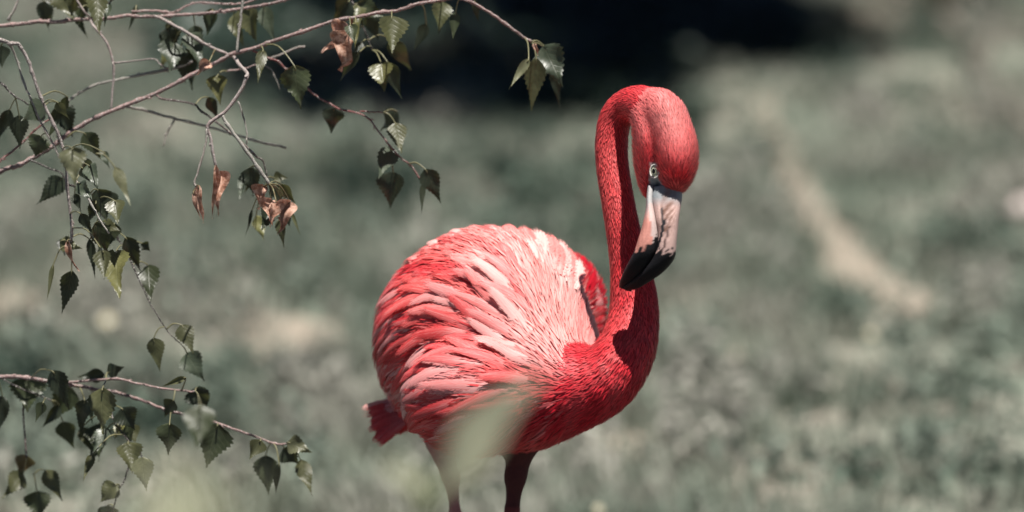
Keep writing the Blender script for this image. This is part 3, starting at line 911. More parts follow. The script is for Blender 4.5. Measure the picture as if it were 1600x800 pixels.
def build_flamingo():
    foot = (LEGS[0][0][4] + LEGS[1][0][4]) / 2
    bird = empty('flamingo', (foot[0], foot[1], 0))
    tag(bird, 'coral red flamingo standing with its neck curled and bill against it', 'flamingo')
    lo = np.array([-0.28, -0.62, -0.02]); 
    # body as one closed surface: upper part and the long legs
    loU = np.minimum(P(540, 720, -0.3), P(540, 720, 0.3)) ; loU = np.array([P(540, 400)[0], -0.36, P(700, 1420)[2]]); hiU = np.array([P(1110, 400)[0], 0.36, P(900, 110)[2]])
    loU[2] = -0.012
    V, F = surface_nets(sd_all, loU, hiU, 0.0056)
    x, y, d = pix(V)
    reg = region(V)
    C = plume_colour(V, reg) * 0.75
    leg = sd_legs(V) < sd_upper(V)
    C[leg] = np.array([0.58, 0.27, 0.24]); C[leg & (x > 760)] = np.array([0.10, 0.026, 0.024]); C[leg & (y > 795) & (x > 760)] = np.array([0.20, 0.045, 0.04])  # right leg painted dark for shade, left leg pale as if sunlit
    C[bare_face(x, y, d)] = np.array([0.50, 0.50, 0.50])
    body = link('body', fast_mesh('body', V, F, True, {'Col': ('FLOAT_COLOR', np.column_stack([C, np.ones(len(C))]))}), M['skin'], bird)
    body['label'] = 'rounded coral body with curled neck, head and two long legs'

    up_mask = sd_upper(V) < sd_legs(V)
    fm = up_mask[F].all(1)
    FU = F[fm]

    def add(name, parent, V4, UV, col, mat, kind=None, rows=None, cols=None):
        n, r1, c1 = V4.shape[:3]
        Cc = np.ones((n, r1, c1, 4)); Cc[..., :3] = col[:, None, None, :]
        me = fast_mesh(name, V4.reshape(-1, 3), feather_faces(n, r1 - 1, c1), True,
                       {'Col': ('FLOAT_COLOR', Cc.reshape(-1, 4)), 'fuv': ('FLOAT_VECTOR', UV.reshape(-1, 3))})
        o = link(name, me, mat, parent)
        if kind: o['kind'] = kind
        return o

    # --- body contour feathers, small and shingled
    p = sample_surface(V, FU, 26000); r = region(p)
    x, y, d = pix(p)
    k = (r == 0) & ~((x < 628) & (y > 618)); p = p[k]; r = r[k]
    x, y, d = pix(p)
    sz = 0.42 + 0.58 * np.clip(np.hypot(x - 900, y - 590) / 220, 0, 1)
    k = spread(p, 0.0125 * sz); p, r, sz = p[k], r[k], sz[k]; n = len(p); x, y, d = pix(p)
    L = Rpx(92) * sz * (0.75 + 0.5 * rng.random(n)); W = Rpx(21) * sz * (0.7 + 0.6 * rng.random(n))
    V4, UV = grow(p, L, W, np.full(n, -0.001), 0.002 + 0.005 * sz * rng.random(n), r, 5, 7, rng.normal(0, 0.13, n), jit=0.11, tip=4.5)
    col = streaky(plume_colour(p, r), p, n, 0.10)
    add('body_feathers', body, V4, UV, col, M['feather'], 'stuff')
    nb = n

    # --- fine hair-like barbs over the body that break up the edges
    p = sample_surface(V, FU, 22000); r = region(p); x, y, d = pix(p); k = (r == 0) & ~((x < 628) & (y > 618)); p = p[k]; r = r[k]; n = len(p)
    x, y, d = pix(p); sz = 0.42 + 0.58 * np.clip(np.hypot(x - 900, y - 590) / 220, 0, 1)
    V4, UV = grow(p, Rpx(60) * sz * (0.5 + 0.9 * rng.random(n)), Rpx(2.6) * (0.5 + rng.random(n)), np.full(n, 0.001), 0.003 + 0.006 * sz * rng.random(n), r, 2, 5, rng.normal(0, 0.14, n), cup=0, jit=0.13)
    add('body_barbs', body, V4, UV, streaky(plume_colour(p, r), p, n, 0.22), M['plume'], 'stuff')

    # --- neck and head: short bristly plumage
    p = sample_surface(V, FU, 170000); r = region(p); k = r > 0; p, r = p[k], r[k]
    x, y, d = pix(p)
    # bare face skin round the eye and lores
    bare = bare_face(x, y, d)
    p, r = p[~bare], r[~bare]
    x, y, d = pix(p)
    k = spread(p, np.where(r == 2, 0.0019, 0.0021)); p, r = p[k], r[k]; n = len(p); x, y, d = pix(p)
    thick = np.clip((y - 380) / 200, 0, 1) * (r == 1)
    L = np.where(r == 2, Rpx(10.5), Rpx(10)) * (0.6 + 0.8 * rng.random(n)) * (1 + 0.8 * thick)
    W = np.where(r == 2, Rpx(1.7), Rpx(1.9)) * (0.8 + 0.5 * rng.random(n)) * (1 + 0.5 * thick)
    V4, UV = grow(p, L, W, np.full(n, -0.0003), np.where(r == 2, 0.0022, 0.0010 + 0.0012 * thick) * (0.6 + 0.9 * rng.random(n)), r, 3, 4, rng.normal(0, 0.13, n), cup=0.2, jit=0.2, tip=1.6)
    col = plume_colour(p, r) * (1 + 0.34 * (rng.random((n, 1)) - 0.5) * 2)
    mott = vnoise(x / 16 + y / 40, y / 26 - d * 60, 1.0, 4); mott = mott * np.where(r == 2, 0.26, 0.12); col = col * (1 - mott[:, None]) + PALE[None] * mott[:, None]; col = np.clip(col * (0.88 + 0.24 * rng.random((n, 1))), 0, .9)
    add('neck_plumage', body, V4, UV, col, M['plume'], 'stuff')
    print('feathers', nb, 'neck', n, 'body verts', len(V))

    # --- large feathers, each one an object: two wings and the tail
    def big(parent, pts, Lpx, Wpx, lift, whitep, sag=None, turn=0.10, jit=0.12, colf=None, tip=2.6):
        pts = np.array(pts); n = len(pts)
        r = np.zeros(n, int)
        V4, UV = grow(pts, Rpx(Lpx) * (0.85 + 0.3 * rng.random(n)), Rpx(Wpx) * (0.85 + 0.3 * rng.random(n)), np.full(n, 0.002), lift * (0.7 + 0.6 * rng.random(n)), r, 7, 9,
                      rng.normal(0, turn, n), sag, 0.20, 0.14, tip + 0.2, jit)
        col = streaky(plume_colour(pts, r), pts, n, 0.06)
        dk = (rng.random(n) < 0.25)[:, None]; col = np.where(dk, col * 0.45 + RED * 0.45, col)
        if colf is not None: col = colf(col, pts, n)
        w = (rng.random(n) < whitep * 0.5)[:, None]; col = np.where(w, col * 0.72 + WHITE * 0.28, col)
        for i in range(n):
            add('feather', parent, V4[i:i + 1], UV[i:i + 1], col[i:i + 1], M['feather'])

    def surf_at(px, py, d0):
        """project a guess onto the body along the view ray"""
        p = P(px, py, d0 - 0.35); ray = nrm(p - cam_loc)
        for _ in range(60):
            s = float(sd_body(p[None])[0])
            if abs(s) < 0.0005: break
            p = p + ray * max(s, -0.01) * 0.9
            if np.linalg.norm(p - cam_loc) > CAM_D + 0.6: return None
        return p

    wing = link('wing', bpy.data.meshes.new('wing_core'), None, bird)
    wing['label'] = 'near wing folded over the body, covered in long coral feathers'
    # a thin core under the feathers, the wing's own arm along its upper edge
    arm = [surf_at(*q, -0.1) for q in ((870, 560), (820, 500), (770, 470), (715, 470), (670, 500))]
    Va, Fa = tube_arrays(catmull(np.array(arm) + fwd * 0.012, 20), np.linspace(0.014, 0.009, 20), 8)
    me = poly_mesh('wing_core', Va, Fa); wing.data = me
    ca = me.attributes.new('Col', 'FLOAT_COLOR', 'POINT'); ca.data.foreach_set('color', np.tile([0.7, 0.2, 0.18, 1.0], len(me.vertices)).astype(np.float32)); me.materials.append(M['skin'])

    def grid_pts(xs, ys, d0, jx=8, jy=8):
        out = []
        for yy in ys:
            for xx in xs:
                q = surf_at(xx + random.uniform(-jx, jx), yy + random.uniform(-jy, jy), d0)
                if q is not None: out.append(q)
        return out
    # long drooping scapulars and tertials over the rump, at the left
    pts = []
    for k in range(34):
        t = k / 33
        q = surf_at(640 + 60 * random.random() + 18 * math.sin(k), 400 + 110 * t + random.uniform(-10, 10), 0.0)
        if q is not None: pts.append(q)
    big(wing, pts, 165, 16, 0.010, 0.6, None, 0.08, 0.07, lambda c, p, n: c * 0.65 + RED * 0.35, 3.2)
    pts = []
    for k in range(30):
        q = surf_at(610 + 62 * random.random(), 470 + 90 * random.random(), 0.05)
        if q is not None: pts.append(q)
    big(wing, pts, 160, 15, 0.009, 0.3, None, 0.06, 0.05, lambda c, p, n: c * 0.45 + RED * 0.55, 3.4)
    # coverts in rows over the near wing
    pts = grid_pts(np.arange(690, 850, 24), np.arange(470, 640, 26), -0.1)
    big(wing, pts, 108, 24, 0.015, 0.30, None, 0.16, 0.18)
    pts = grid_pts(np.arange(672, 740, 18), np.arange(560, 670, 24), -0.1)
    big(wing, pts, 124, 23, 0.015, 0.10, None, 0.12, 0.16)
    # mantle and shoulder along the top
    pts = grid_pts(np.arange(680, 880, 28), np.arange(372, 470, 26), 0.0)
    big(wing, pts, 80, 28, 0.007, 0.15, None, 0.12, 0.12)
    far = link('wing', bpy.data.meshes.new('far_wing_core'), None, bird)
    far['label'] = 'far wing showing behind the neck, scalloped, its shade painted in dark scarlet'
    arm = [P(*q) for q in ((905, 590, 0.03), (925, 540, 0.06), (925, 480, 0.09), (905, 430, 0.11))]
    Va, Fa = tube_arrays(catmull(np.array(arm), 14), np.linspace(0.012, 0.008, 14), 8)
    me = poly_mesh('far_wing_core', Va, Fa); far.data = me
    ca = me.attributes.new('Col', 'FLOAT_COLOR', 'POINT'); ca.data.foreach_set('color', np.tile([0.6, 0.1, 0.1, 1.0], len(me.vertices)).astype(np.float32)); me.materials.append(M['skin'])
    # scalloped coverts of the far wing: short round feathers fanned along its rim
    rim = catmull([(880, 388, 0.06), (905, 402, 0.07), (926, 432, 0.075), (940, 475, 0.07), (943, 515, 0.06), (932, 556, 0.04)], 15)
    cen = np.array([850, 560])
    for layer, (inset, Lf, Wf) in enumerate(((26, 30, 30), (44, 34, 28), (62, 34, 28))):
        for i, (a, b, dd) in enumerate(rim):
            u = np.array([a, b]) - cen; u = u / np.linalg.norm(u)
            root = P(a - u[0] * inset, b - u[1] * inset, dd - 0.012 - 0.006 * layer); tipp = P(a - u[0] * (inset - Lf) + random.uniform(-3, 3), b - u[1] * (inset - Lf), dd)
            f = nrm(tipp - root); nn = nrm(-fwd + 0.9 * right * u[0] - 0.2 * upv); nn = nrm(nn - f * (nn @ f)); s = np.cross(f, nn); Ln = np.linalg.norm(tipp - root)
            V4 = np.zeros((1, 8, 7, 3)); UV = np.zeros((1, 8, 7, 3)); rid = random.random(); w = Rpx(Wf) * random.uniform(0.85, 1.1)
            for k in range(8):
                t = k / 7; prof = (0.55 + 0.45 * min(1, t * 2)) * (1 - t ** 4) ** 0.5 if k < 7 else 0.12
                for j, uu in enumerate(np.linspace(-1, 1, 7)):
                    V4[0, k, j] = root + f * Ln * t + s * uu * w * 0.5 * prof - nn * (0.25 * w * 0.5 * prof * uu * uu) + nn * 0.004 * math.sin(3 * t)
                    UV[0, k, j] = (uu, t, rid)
            c = (SCARLET if random.random() < 0.6 else RED) * random.uniform(0.6, 0.95)  # darkened reds stand in for shade on this wing
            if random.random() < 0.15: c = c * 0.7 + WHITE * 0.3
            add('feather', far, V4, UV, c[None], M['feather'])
    # broad round-tipped mantle feathers that scallop the top outline
    rim = catmull([(640, 412, 0.06), (668, 384, 0.05), (700, 364, 0.04), (738, 352, 0.03), (785, 349, 0.02), (828, 353, 0.02), (862, 366, 0.02), (888, 386, 0.03)], 13)
    for layer, (out_, Lf, Wf) in enumerate(((2, 58, 46), (-14, 52, 40))):
        for i, (a, b, dd) in enumerate(rim):
            a = a + (11 if layer else 0) + random.uniform(-4, 4); b = b + random.uniform(-2, 2)
            u = np.array([a - 800, b - 640]); u = u / np.linalg.norm(u) + np.array([-0.25, 0]); u = u / np.linalg.norm(u)
            root = P(a - u[0] * (Lf - out_), b - u[1] * (Lf - out_), dd - 0.075); tipp = P(a + u[0] * out_, b + u[1] * out_, dd + 0.01)
            mid = (root + tipp) / 2
            for _ in range(8): mid = mid + nrm(upv - fwd) * (0.004 - float(sd_body(mid[None])[0])) * 0.6
            cv = catmull([root, mid, tipp], 8); ff = nrm(np.gradient(cv, axis=0))
            V4 = np.zeros((1, 8, 7, 3)); UV = np.zeros((1, 8, 7, 3)); rid = random.random(); w = Rpx(Wf) * random.uniform(0.85, 1.1)
            for k in range(8):
                t = k / 7; prof = (0.5 + 0.5 * min(1, t * 2)) * (1 - t ** 3.5) ** 0.5 if k < 7 else 0.12
                nn = nrm(upv * 0.8 - fwd * 0.6); nn = nrm(nn - ff[k] * (nn @ ff[k])); s = np.cross(ff[k], nn)
                for j, uu in enumerate(np.linspace(-1, 1, 7)):
                    V4[0, k, j] = cv[k] + s * uu * w * 0.5 * prof - nn * (0.3 * w * 0.5 * prof * uu * uu); UV[0, k, j] = (uu, t, rid)
            c = (CORAL * 0.6 + PALE * 0.4) if random.random() < 0.5 else (PALE * 0.8 + WHITE * 0.2)
            add('feather', wing, V4, UV, (c * random.uniform(0.9, 1.05))[None], M['feather'])
    # short tail poking out at the lower left
    tail = link('tail', bpy.data.meshes.new('tail_core'), None, bird)
    Va, Fa = tube_arrays(catmull([P(650, 640, 0.12), P(615, 650, 0.11), P(585, 660, 0.10)], 8), np.linspace(0.022, 0.010, 8), 8)
    me = poly_mesh('tail_core', Va, Fa); tail.data = me
    ca = me.attributes.new('Col', 'FLOAT_COLOR', 'POINT'); ca.data.foreach_set('color', np.tile([0.6, 0.1, 0.1, 1.0], len(me.vertices)).astype(np.float32)); me.materials.append(M['skin'])
    for i in range(11):
        t = i / 10
        root = P(632, 626 + 34 * t, 0.09 - 0.014 * i / 3); tipp = P(568 + 14 * t + random.uniform(-6, 6), 632 + 60 * t, 0.075 - 0.05 * t)
        f = nrm(tipp - root); nn = nrm(-fwd * 0.8 + upv * 0.5); nn = nrm(nn - f * (nn @ f)); s = np.cross(f, nn); Ln = np.linalg.norm(tipp - root)
        V4 = np.zeros((1, 8, 7, 3)); UV = np.zeros((1, 8, 7, 3)); rid = random.random(); w = Rpx(20)
        for k in range(8):
            tt = k / 7; prof = (0.5 + 0.5 * min(1, tt * 2)) * (1 - tt ** 4) ** 0.5 if k < 7 else 0.1
            for j, uu in enumerate(np.linspace(-1, 1, 7)):
                V4[0, k, j] = root + f * Ln * tt + s * uu * w * 0.5 * prof - nn * (0.2 * w * 0.5 * prof * uu * uu) - upv * 0.006 * tt * tt
                UV[0, k, j] = (uu, tt, rid)
        c = (RED * 0.35 + CORAL * 0.65) if i > 0 else PALE * 0.9
        add('feather', tail, V4, UV, c[None], M['feather'])
    build_face(bird)

def bare_face(x, y, d):
    return (d < -0.185) & (((x - 1022) ** 2 / 8.0 ** 2 + (y - 269) ** 2 / 13.0 ** 2 < 1) | ((x > 1013) & (x < 1027 + 0.7 * (y - 276)) & (y > 272) & (x < 1050) & (y > 276 + 0.55 * (x - 1027))))

def build_face(bird):
    # ---- bill: two mandibles, each lofted between the edges read off the photograph
    # rows: left edge x,y, commissure x,y, right edge x,y, depth, half thickness (px)
    rowsB = [(1012, 288, 1021, 292, 1062, 284, -0.190, 20),
             (1010, 308, 1019, 312, 1066, 303, -0.198, 23),
             (1009, 326, 1022, 330, 1064, 322, -0.206, 24),
             (1006, 342, 1025, 346, 1061, 340, -0.214, 25),
             (1002, 358, 1028, 362, 1059, 360, -0.219, 24),
             (997, 374, 1028, 378, 1057, 380, -0.223, 23),
             (992, 390, 1025, 394, 1055, 400, -0.224, 22),
             (985, 404, 1017, 408, 1047, 414, -0.222, 20),
             (978, 417, 1006, 420, 1033, 428, -0.217, 18),
             (972, 430, 994, 432, 1015, 440, -0.210, 15),
             (968, 441, 982, 442, 998, 450, -0.203, 11),
             (967, 449, 972, 450, 980, 455, -0.197, 5)]
    rows = catmull(rowsB, 70)
    ns = 36
    th = np.linspace(0, 2 * math.pi, ns, endpoint=False)
    def jag(x, y, s): return 4.0 * math.sin(x * 0.55 + s) + 2.6 * math.sin(y * 0.9 + x * 0.3 + 2 * s) + 1.5 * math.sin(x * 1.9 - y)
    def colour(which, x, y, k, cosu, front):
        t = k / 69
        edge = 394 + (0.35 * (1035 - x) if which == 'lower' else 0.12 * (x - 1040)) + jag(x, y, 1 if which == 'lower' else 3)
        if which == 'lower': edge = 391 + 0.16 * (1000 - x) + jag(x, y, 1) + max(0, (x - 1008)) * -0.9
        black = np.array([0.008, 0.008, 0.010])
        if y > edge: return black
        if which == 'lower':
            c = np.array([0.62, 0.27, 0.22]) * (0.9 + 0.1 * math.sin(x)); 
            g = min(1, max(0, (345 - y) / 30)); c = c * (1 - g) + np.array([0.42, 0.41, 0.41]) * g
            if x > 1019 - 0.12 * abs(y - 370) and y > 318: c = np.array([0.52, 0.41, 0.385])
            if cosu > 0.78 and y > 312: c = black * 2
        else:
            if cosu < -0.88 and y > 314: return black * 2
            c = np.array([0.60, 0.41, 0.37])
            g = min(1, max(0, (324 - y) / 16)); c = c * (1 - g) + np.array([0.27, 0.30, 0.32]) * g
            # rough brown skin round the slit of the nostril
            m = math.exp(-((x - 1042 + 0.06 * (y - 340)) / 11) ** 2 - ((y - 334) / 34) ** 2) * (0.75 + 0.7 * math.sin(x * 2.3 + y * 0.7) * math.sin(y * 1.1 - x))
            m = min(1, max(0, m * 1.3)); c = c * (1 - m) + np.array([0.20, 0.11, 0.085]) * m
            # nostril slit and groove line
            gx = 1030 + 6 * math.sin((y - 318) / 60 * math.pi)
            if 322 < y < 392 and abs(x - gx) < 1.6 + 1.2 * math.exp(-((y - 348) / 14) ** 2): c = black * 2
            gx2 = 1047 - (y - 350) * 0.28
            if 352 < y < 398 and abs(x - gx2) < 1.3: c = np.array([0.10, 0.06, 0.055])
            if (x - 1050) ** 2 + ((y - 388) / 1.8) ** 2 < 3: c = black * 3
        return c
    for which in ('lower', 'upper'):
        Vv, Cc = [], []
        for k, rw in enumerate(rows):
            lx, ly, mx, my, rx, ry, dd, hh = rw
            if which == 'lower': a = np.array([lx, ly]); b = np.array([mx + 1.5 + 12 * max(0, (k - 40) / 29), my + 6 * max(0, (k - 44) / 25)]); hk = hh * 0.92; dz = 0.002
            else: a = np.array([mx - 1.0, my]); b = np.array([rx, ry]); hk = hh; dz = -0.004
            c = (a + b) / 2; hw = np.linalg.norm(b - a) / 2; ax = (b - a) / max(2 * hw, 1e-6)
            for q in th:
                cu = math.cos(q); su = math.sin(q)
                e = 0.72 if which == 'lower' else 0.85
                cx = math.copysign(abs(cu) ** e, cu); sx = math.copysign(abs(su) ** e, su)
                xx = c[0] + ax[0] * hw * cx; yy = c[1] + ax[1] * hw * cx
                depth = dd + dz - Rpx(hk) * sx
                if which == 'upper' and su > 0:      # groove along each side of the ridge
                    depth += 0.0035 * math.exp(-((cx + 0.35) / 0.16) ** 2) * min(1, k / 12) * max(0, 1 - k / 55)
                Vv.append(P(xx, yy, depth)); Cc.append(colour(which, xx, yy, k, cu, su > 0))
        n0 = len(Vv)
        l0 = rows[0]; l1 = rows[-1]
        Vv.append(np.mean(Vv[:ns], 0)); Cc.append(Cc[0]); Vv.append(np.mean(Vv[n0 - ns:n0], 0)); Cc.append(np.array([0.01, 0.01, 0.01]))
        i = np.arange(len(rows) - 1)[:, None]; j = np.arange(ns)[None, :]
        Fq = np.stack([i * ns + j, (i + 1) * ns + j, (i + 1) * ns + (j + 1) % ns, i * ns + (j + 1) % ns], -1).reshape(-1, 4).tolist()
        Fq += [(n0, j, (j + 1) % ns, (j + 1) % ns) for j in range(ns)] + [(n0 + 1, n0 - ns + (j + 1) % ns, n0 - ns + j, n0 - ns + j) for j in range(ns)]
        me = poly_mesh(which + '_bill', np.array(Vv), np.array(Fq))
        a = me.attributes.new('Col', 'FLOAT_COLOR', 'POINT'); a.data.foreach_set('color', np.column_stack([np.array(Cc), np.ones(len(Cc))]).astype(np.float32).ravel())
        o = link(which + '_bill', me, M['bill'], bird)
        o['label'] = 'deep pink lower bill with black tip' if which == 'lower' else 'pale grey upper bill with nostril slit and black tip'
    # ---- eye: pale ball in a white rim, dark pupil
    c = P(1022.5, 269, -0.215); out = nrm(-fwd * 0.80 - right * 0.55 + upv * 0.05)
    # move the eye to the surface of the head
    for _ in range(30):
        s = float(sd_upper(c[None])[0]); c = c + nrm(c - P(1040, 262, -0.17)) * (-s) * 0.7
    def ball(cen, r, squash, axis, nm, mat, parent, flat=1.0):
        axis = nrm(np.asarray(axis)); s1 = nrm(np.cross(axis, upv)); s2 = np.cross(s1, axis)
        u = np.linspace(0, math.pi, 13); v = np.linspace(0, 2 * math.pi, 22, endpoint=False)
        U, W = np.meshgrid(u, v, indexing='ij')
        X = r * np.sin(U) * np.cos(W); Y = r * squash * np.sin(U) * np.sin(W); Z = r * flat * np.cos(U)
        V = cen + X[..., None] * s1 + Y[..., None] * s2 + Z[..., None] * axis
        i = np.arange(12)[:, None]; j = np.arange(22)[None, :]
        F = np.stack([i * 22 + j, (i + 1) * 22 + j, (i + 1) * 22 + (j + 1) % 22, i * 22 + (j + 1) % 22], -1).reshape(-1, 4)
        return link(nm, fast_mesh(nm, V.reshape(-1, 3), F), mat, parent)
    c = c + out * 0.0022
    eye = ball(c - out * 0.0015, Rpx(8.2), 1.22, out, 'eye', M['iris'], bird, 0.62)
    ball(c + out * Rpx(5.0), Rpx(3.0), 1.2, out, 'pupil', M['black'], eye, 0.35)
    s1 = nrm(np.cross(out, upv)); s2 = np.cross(s1, out)
    ring = [c + out * 0.0018 + s1 * Rpx(8.0) * math.cos(t) + s2 * Rpx(9.9) * math.sin(t) for t in np.linspace(0, 2 * math.pi, 29)]
    Vr, Fr = tube_arrays(ring, np.full(29, Rpx(1.25)), 8, cap=False)
    link('eye_rim', poly_mesh('eye_rim', Vr, Fr), M['eyewhite'], eye)
build_flamingo()

# ------------------------------------------------------------------ the birch at the left
PINK = (0.36, 0.245, 0.23); GREYP = (0.36, 0.32, 0.30); PALEB = (0.42, 0.42, 0.37); DARKB = (0.035, 0.027, 0.026); REDB = (0.22, 0.075, 0.07)
TRUNK_X = -480
# limbs: name -> (depth, [ (points px, r0, r1, colour, depth offset) ... ]) ; the first line of each limb starts at the trunk
LIMBS = {
 'A': (0.0, [
  ([(TRUNK_X, 520), (-330, 440), (-160, 345), (0, 267), (25, 259), (55, 245), (90, 225), (115, 207), (150, 187), (200, 166), (250, 146), (300, 120), (350, 95), (363, 87), (400, 77), (430, 66), (480, 50), (530, 33), (580, 22), (620, 17), (650, 9), (690, 2), (722, -1), (760, 15), (800, 45), (830, 65)], 9, 2.3, PINK, 0),
  ([(245, 149), (255, 154), (298, 160), (312, 170), (333, 187), (352, 202), (378, 225), (400, 246), (409, 252), (415, 268), (418, 280)], 2.0, 1.3, DARKB, -0.01),
  ([(200, 167), (225, 172), (275, 184), (330, 198), (400, 220), (447, 231)], 2.6, 2.0, PALEB, 0.10),
  ([(275, 184), (262, 205), (255, 228)], 2.0, 1.2, PALEB, 0.10),
  ([(104, 160), (118, 150), (138, 140), (160, 131), (205, 122), (250, 113), (285, 103), (300, 95)], 1.8, 3.0, PALEB, 0.08),
  ([(366, 88), (375, 100), (386, 112), (383, 125), (375, 145), (352, 175), (335, 187), (325, 198), (328, 215), (332, 235), (337, 258)], 3.2, 2.6, GREYP, -0.10),
  ([(348, 180), (362, 205), (390, 245), (420, 287)], 2.8, 3.0, PALEB, -0.10),
  ([(324, 202), (322, 220), (318, 235), (310, 265), (304, 287), (310, 296)], 1.8, 1.6, PALEB, -0.10),
  ([(372, 158), (378, 180), (385, 205), (385, 226)], 1.6, 1.2, PALEB, -0.06),
  ([(395, 79), (405, 84), (417, 90), (432, 96), (445, 108), (480, 138), (492, 147), (510, 158), (530, 168), (562, 175), (577, 184), (592, 203), (610, 227), (626, 245), (640, 256), (650, 268), (660, 286)], 2.3, 1.1, REDB, 0.02),
  ([(562, 174), (580, 174), (598, 176)], 1.2, 1.0, REDB, 0.02),
  ([(418, 93), (440, 84), (462, 74), (476, 73)], 1.4, 1.7, PALEB, 0.08),
  ([(546, -8), (553, 10), (560, 25), (568, 42), (576, 60), (582, 78)], 2.2, 1.4, DARKB, 0.05),
  ([(410, 100), (425, 108), (430, 120), (437, 140)], 0.9, 0.6, PALEB, 0.06),
  ([(355, 112), (380, 107), (400, 101)], 1.6, 1.2, PINK, 0.05),
 ]),
 'B': (0.03, [
  ([(TRUNK_X, 130), (-300, 95), (-120, 52), (0, 40), (30, 37), (75, 35), (140, 29), (190, 25), (240, 25), (290, 21), (330, 18), (375, 12), (430, 2), (470, -10), (520, -30)], 8, 2.2, PINK, 0),
  ([(240, 25), (265, 36), (290, 48), (320, 68), (350, 82), (368, 90)], 2.6, 2.8, GREYP, -0.01),
  ([(205, 18), (240, 17), (270, 18), (295, 8), (310, 4), (350, 6), (380, 5), (402, -2)], 2.2, 1.8, PINK, 0.02),
  ([(140, 30), (150, 45), (170, 72), (177, 98), (177, 130), (173, 172)], 2.3, 1.9, GREYP, 0),
  ([(178, 98), (200, 97), (240, 93), (248, 99), (262, 108)], 1.6, 1.0, GREYP, 0),
  ([(140, 29), (128, 14), (116, -6)], 1.9, 1.6, GREYP, 0.0),
  ([(142, 28), (158, 14), (180, -4)], 1.8, 1.4, DARKB, 0.0),
  ([(14, 32), (22, 16), (29, -4)], 2.3, 2.0, PALEB, 0.0),
  ([(380, -6), (377, 20), (374, 45), (370, 82)], 2.6, 2.0, PALEB, -0.05),
 ]),
 'D': (-0.09, [
  ([(TRUNK_X, -40), (-330, -10), (-150, 30), (0, 63), (15, 70), (30, 71), (38, 82), (52, 112), (62, 142), (75, 170), (92, 205), (100, 230), (105, 270), (110, 330), (113, 358), (110, 378)], 7, 2.6, GREYP, 0),
  ([(14, 69), (20, 78), (30, 105), (40, 135), (48, 155), (62, 188), (85, 230), (92, 246)], 2.0, 1.6, PALEB, 0.02),
  ([(-40, 90), (0, 127), (20, 147), (45, 164)], 1.8, 1.4, DARKB, 0.05),
  ([(-30, 275), (0, 250), (35, 222), (55, 203), (78, 186)], 2.0, 1.5, REDB, 0.08),
  ([(45, 250), (55, 252), (75, 262), (95, 270), (104, 288)], 1.9, 1.2, DARKB, 0.09),
  ([(118, 282), (126, 294), (140, 315), (156, 345), (170, 365)], 1.8, 1.4, PALEB, -0.03),
  ([(104, 288), (128, 296), (146, 306), (160, 335), (170, 347), (185, 375), (195, 388), (212, 425), (225, 455), (240, 485), (257, 512), (272, 528), (287, 542)], 1.8, 0.7, DARKB, 0.08),
 ]),
 'C': (0.02, [
  ([(TRUNK_X, 760), (-300, 660), (-120, 600), (0, 587), (44, 588), (73, 593), (98, 596), (130, 603), (153, 608), (184, 612), (211, 620), (260, 638), (275, 643), (340, 660), (400, 683), (430, 692), (452, 694)], 8, 1.7, PINK, 0),
  ([(100, 596), (146, 594), (172, 592), (195, 593), (219, 599), (252, 606), (285, 611), (305, 611)], 2.3, 1.4, PINK, -0.02),
  ([(-20, 590), (3, 592), (15, 598), (38, 610), (62, 618), (80, 626)], 1.7, 1.1, DARKB, 0.04),
  ([(36, 608), (37, 630), (38, 660), (40, 700), (42, 715)], 1.7, 1.5, DARKB, 0.05),
  ([(172, 612), (175, 648), (185, 668), (200, 690), (214, 700), (222, 715)], 1.6, 1.2, DARKB, -0.02),
  ([(214, 700), (206, 720), (198, 742), (193, 755), (183, 770), (176, 800)], 1.2, 1.4, DARKB, -0.02),
 ]),
}
GR = (0.040, 0.052, 0.024); DK = (0.018, 0.026, 0.015); OL = (0.085, 0.090, 0.042); SH = (0.06, 0.078, 0.055); PL = (0.14, 0.145, 0.085); BR = (0.68, 0.45, 0.35); YG = (0.18, 0.18, 0.07)
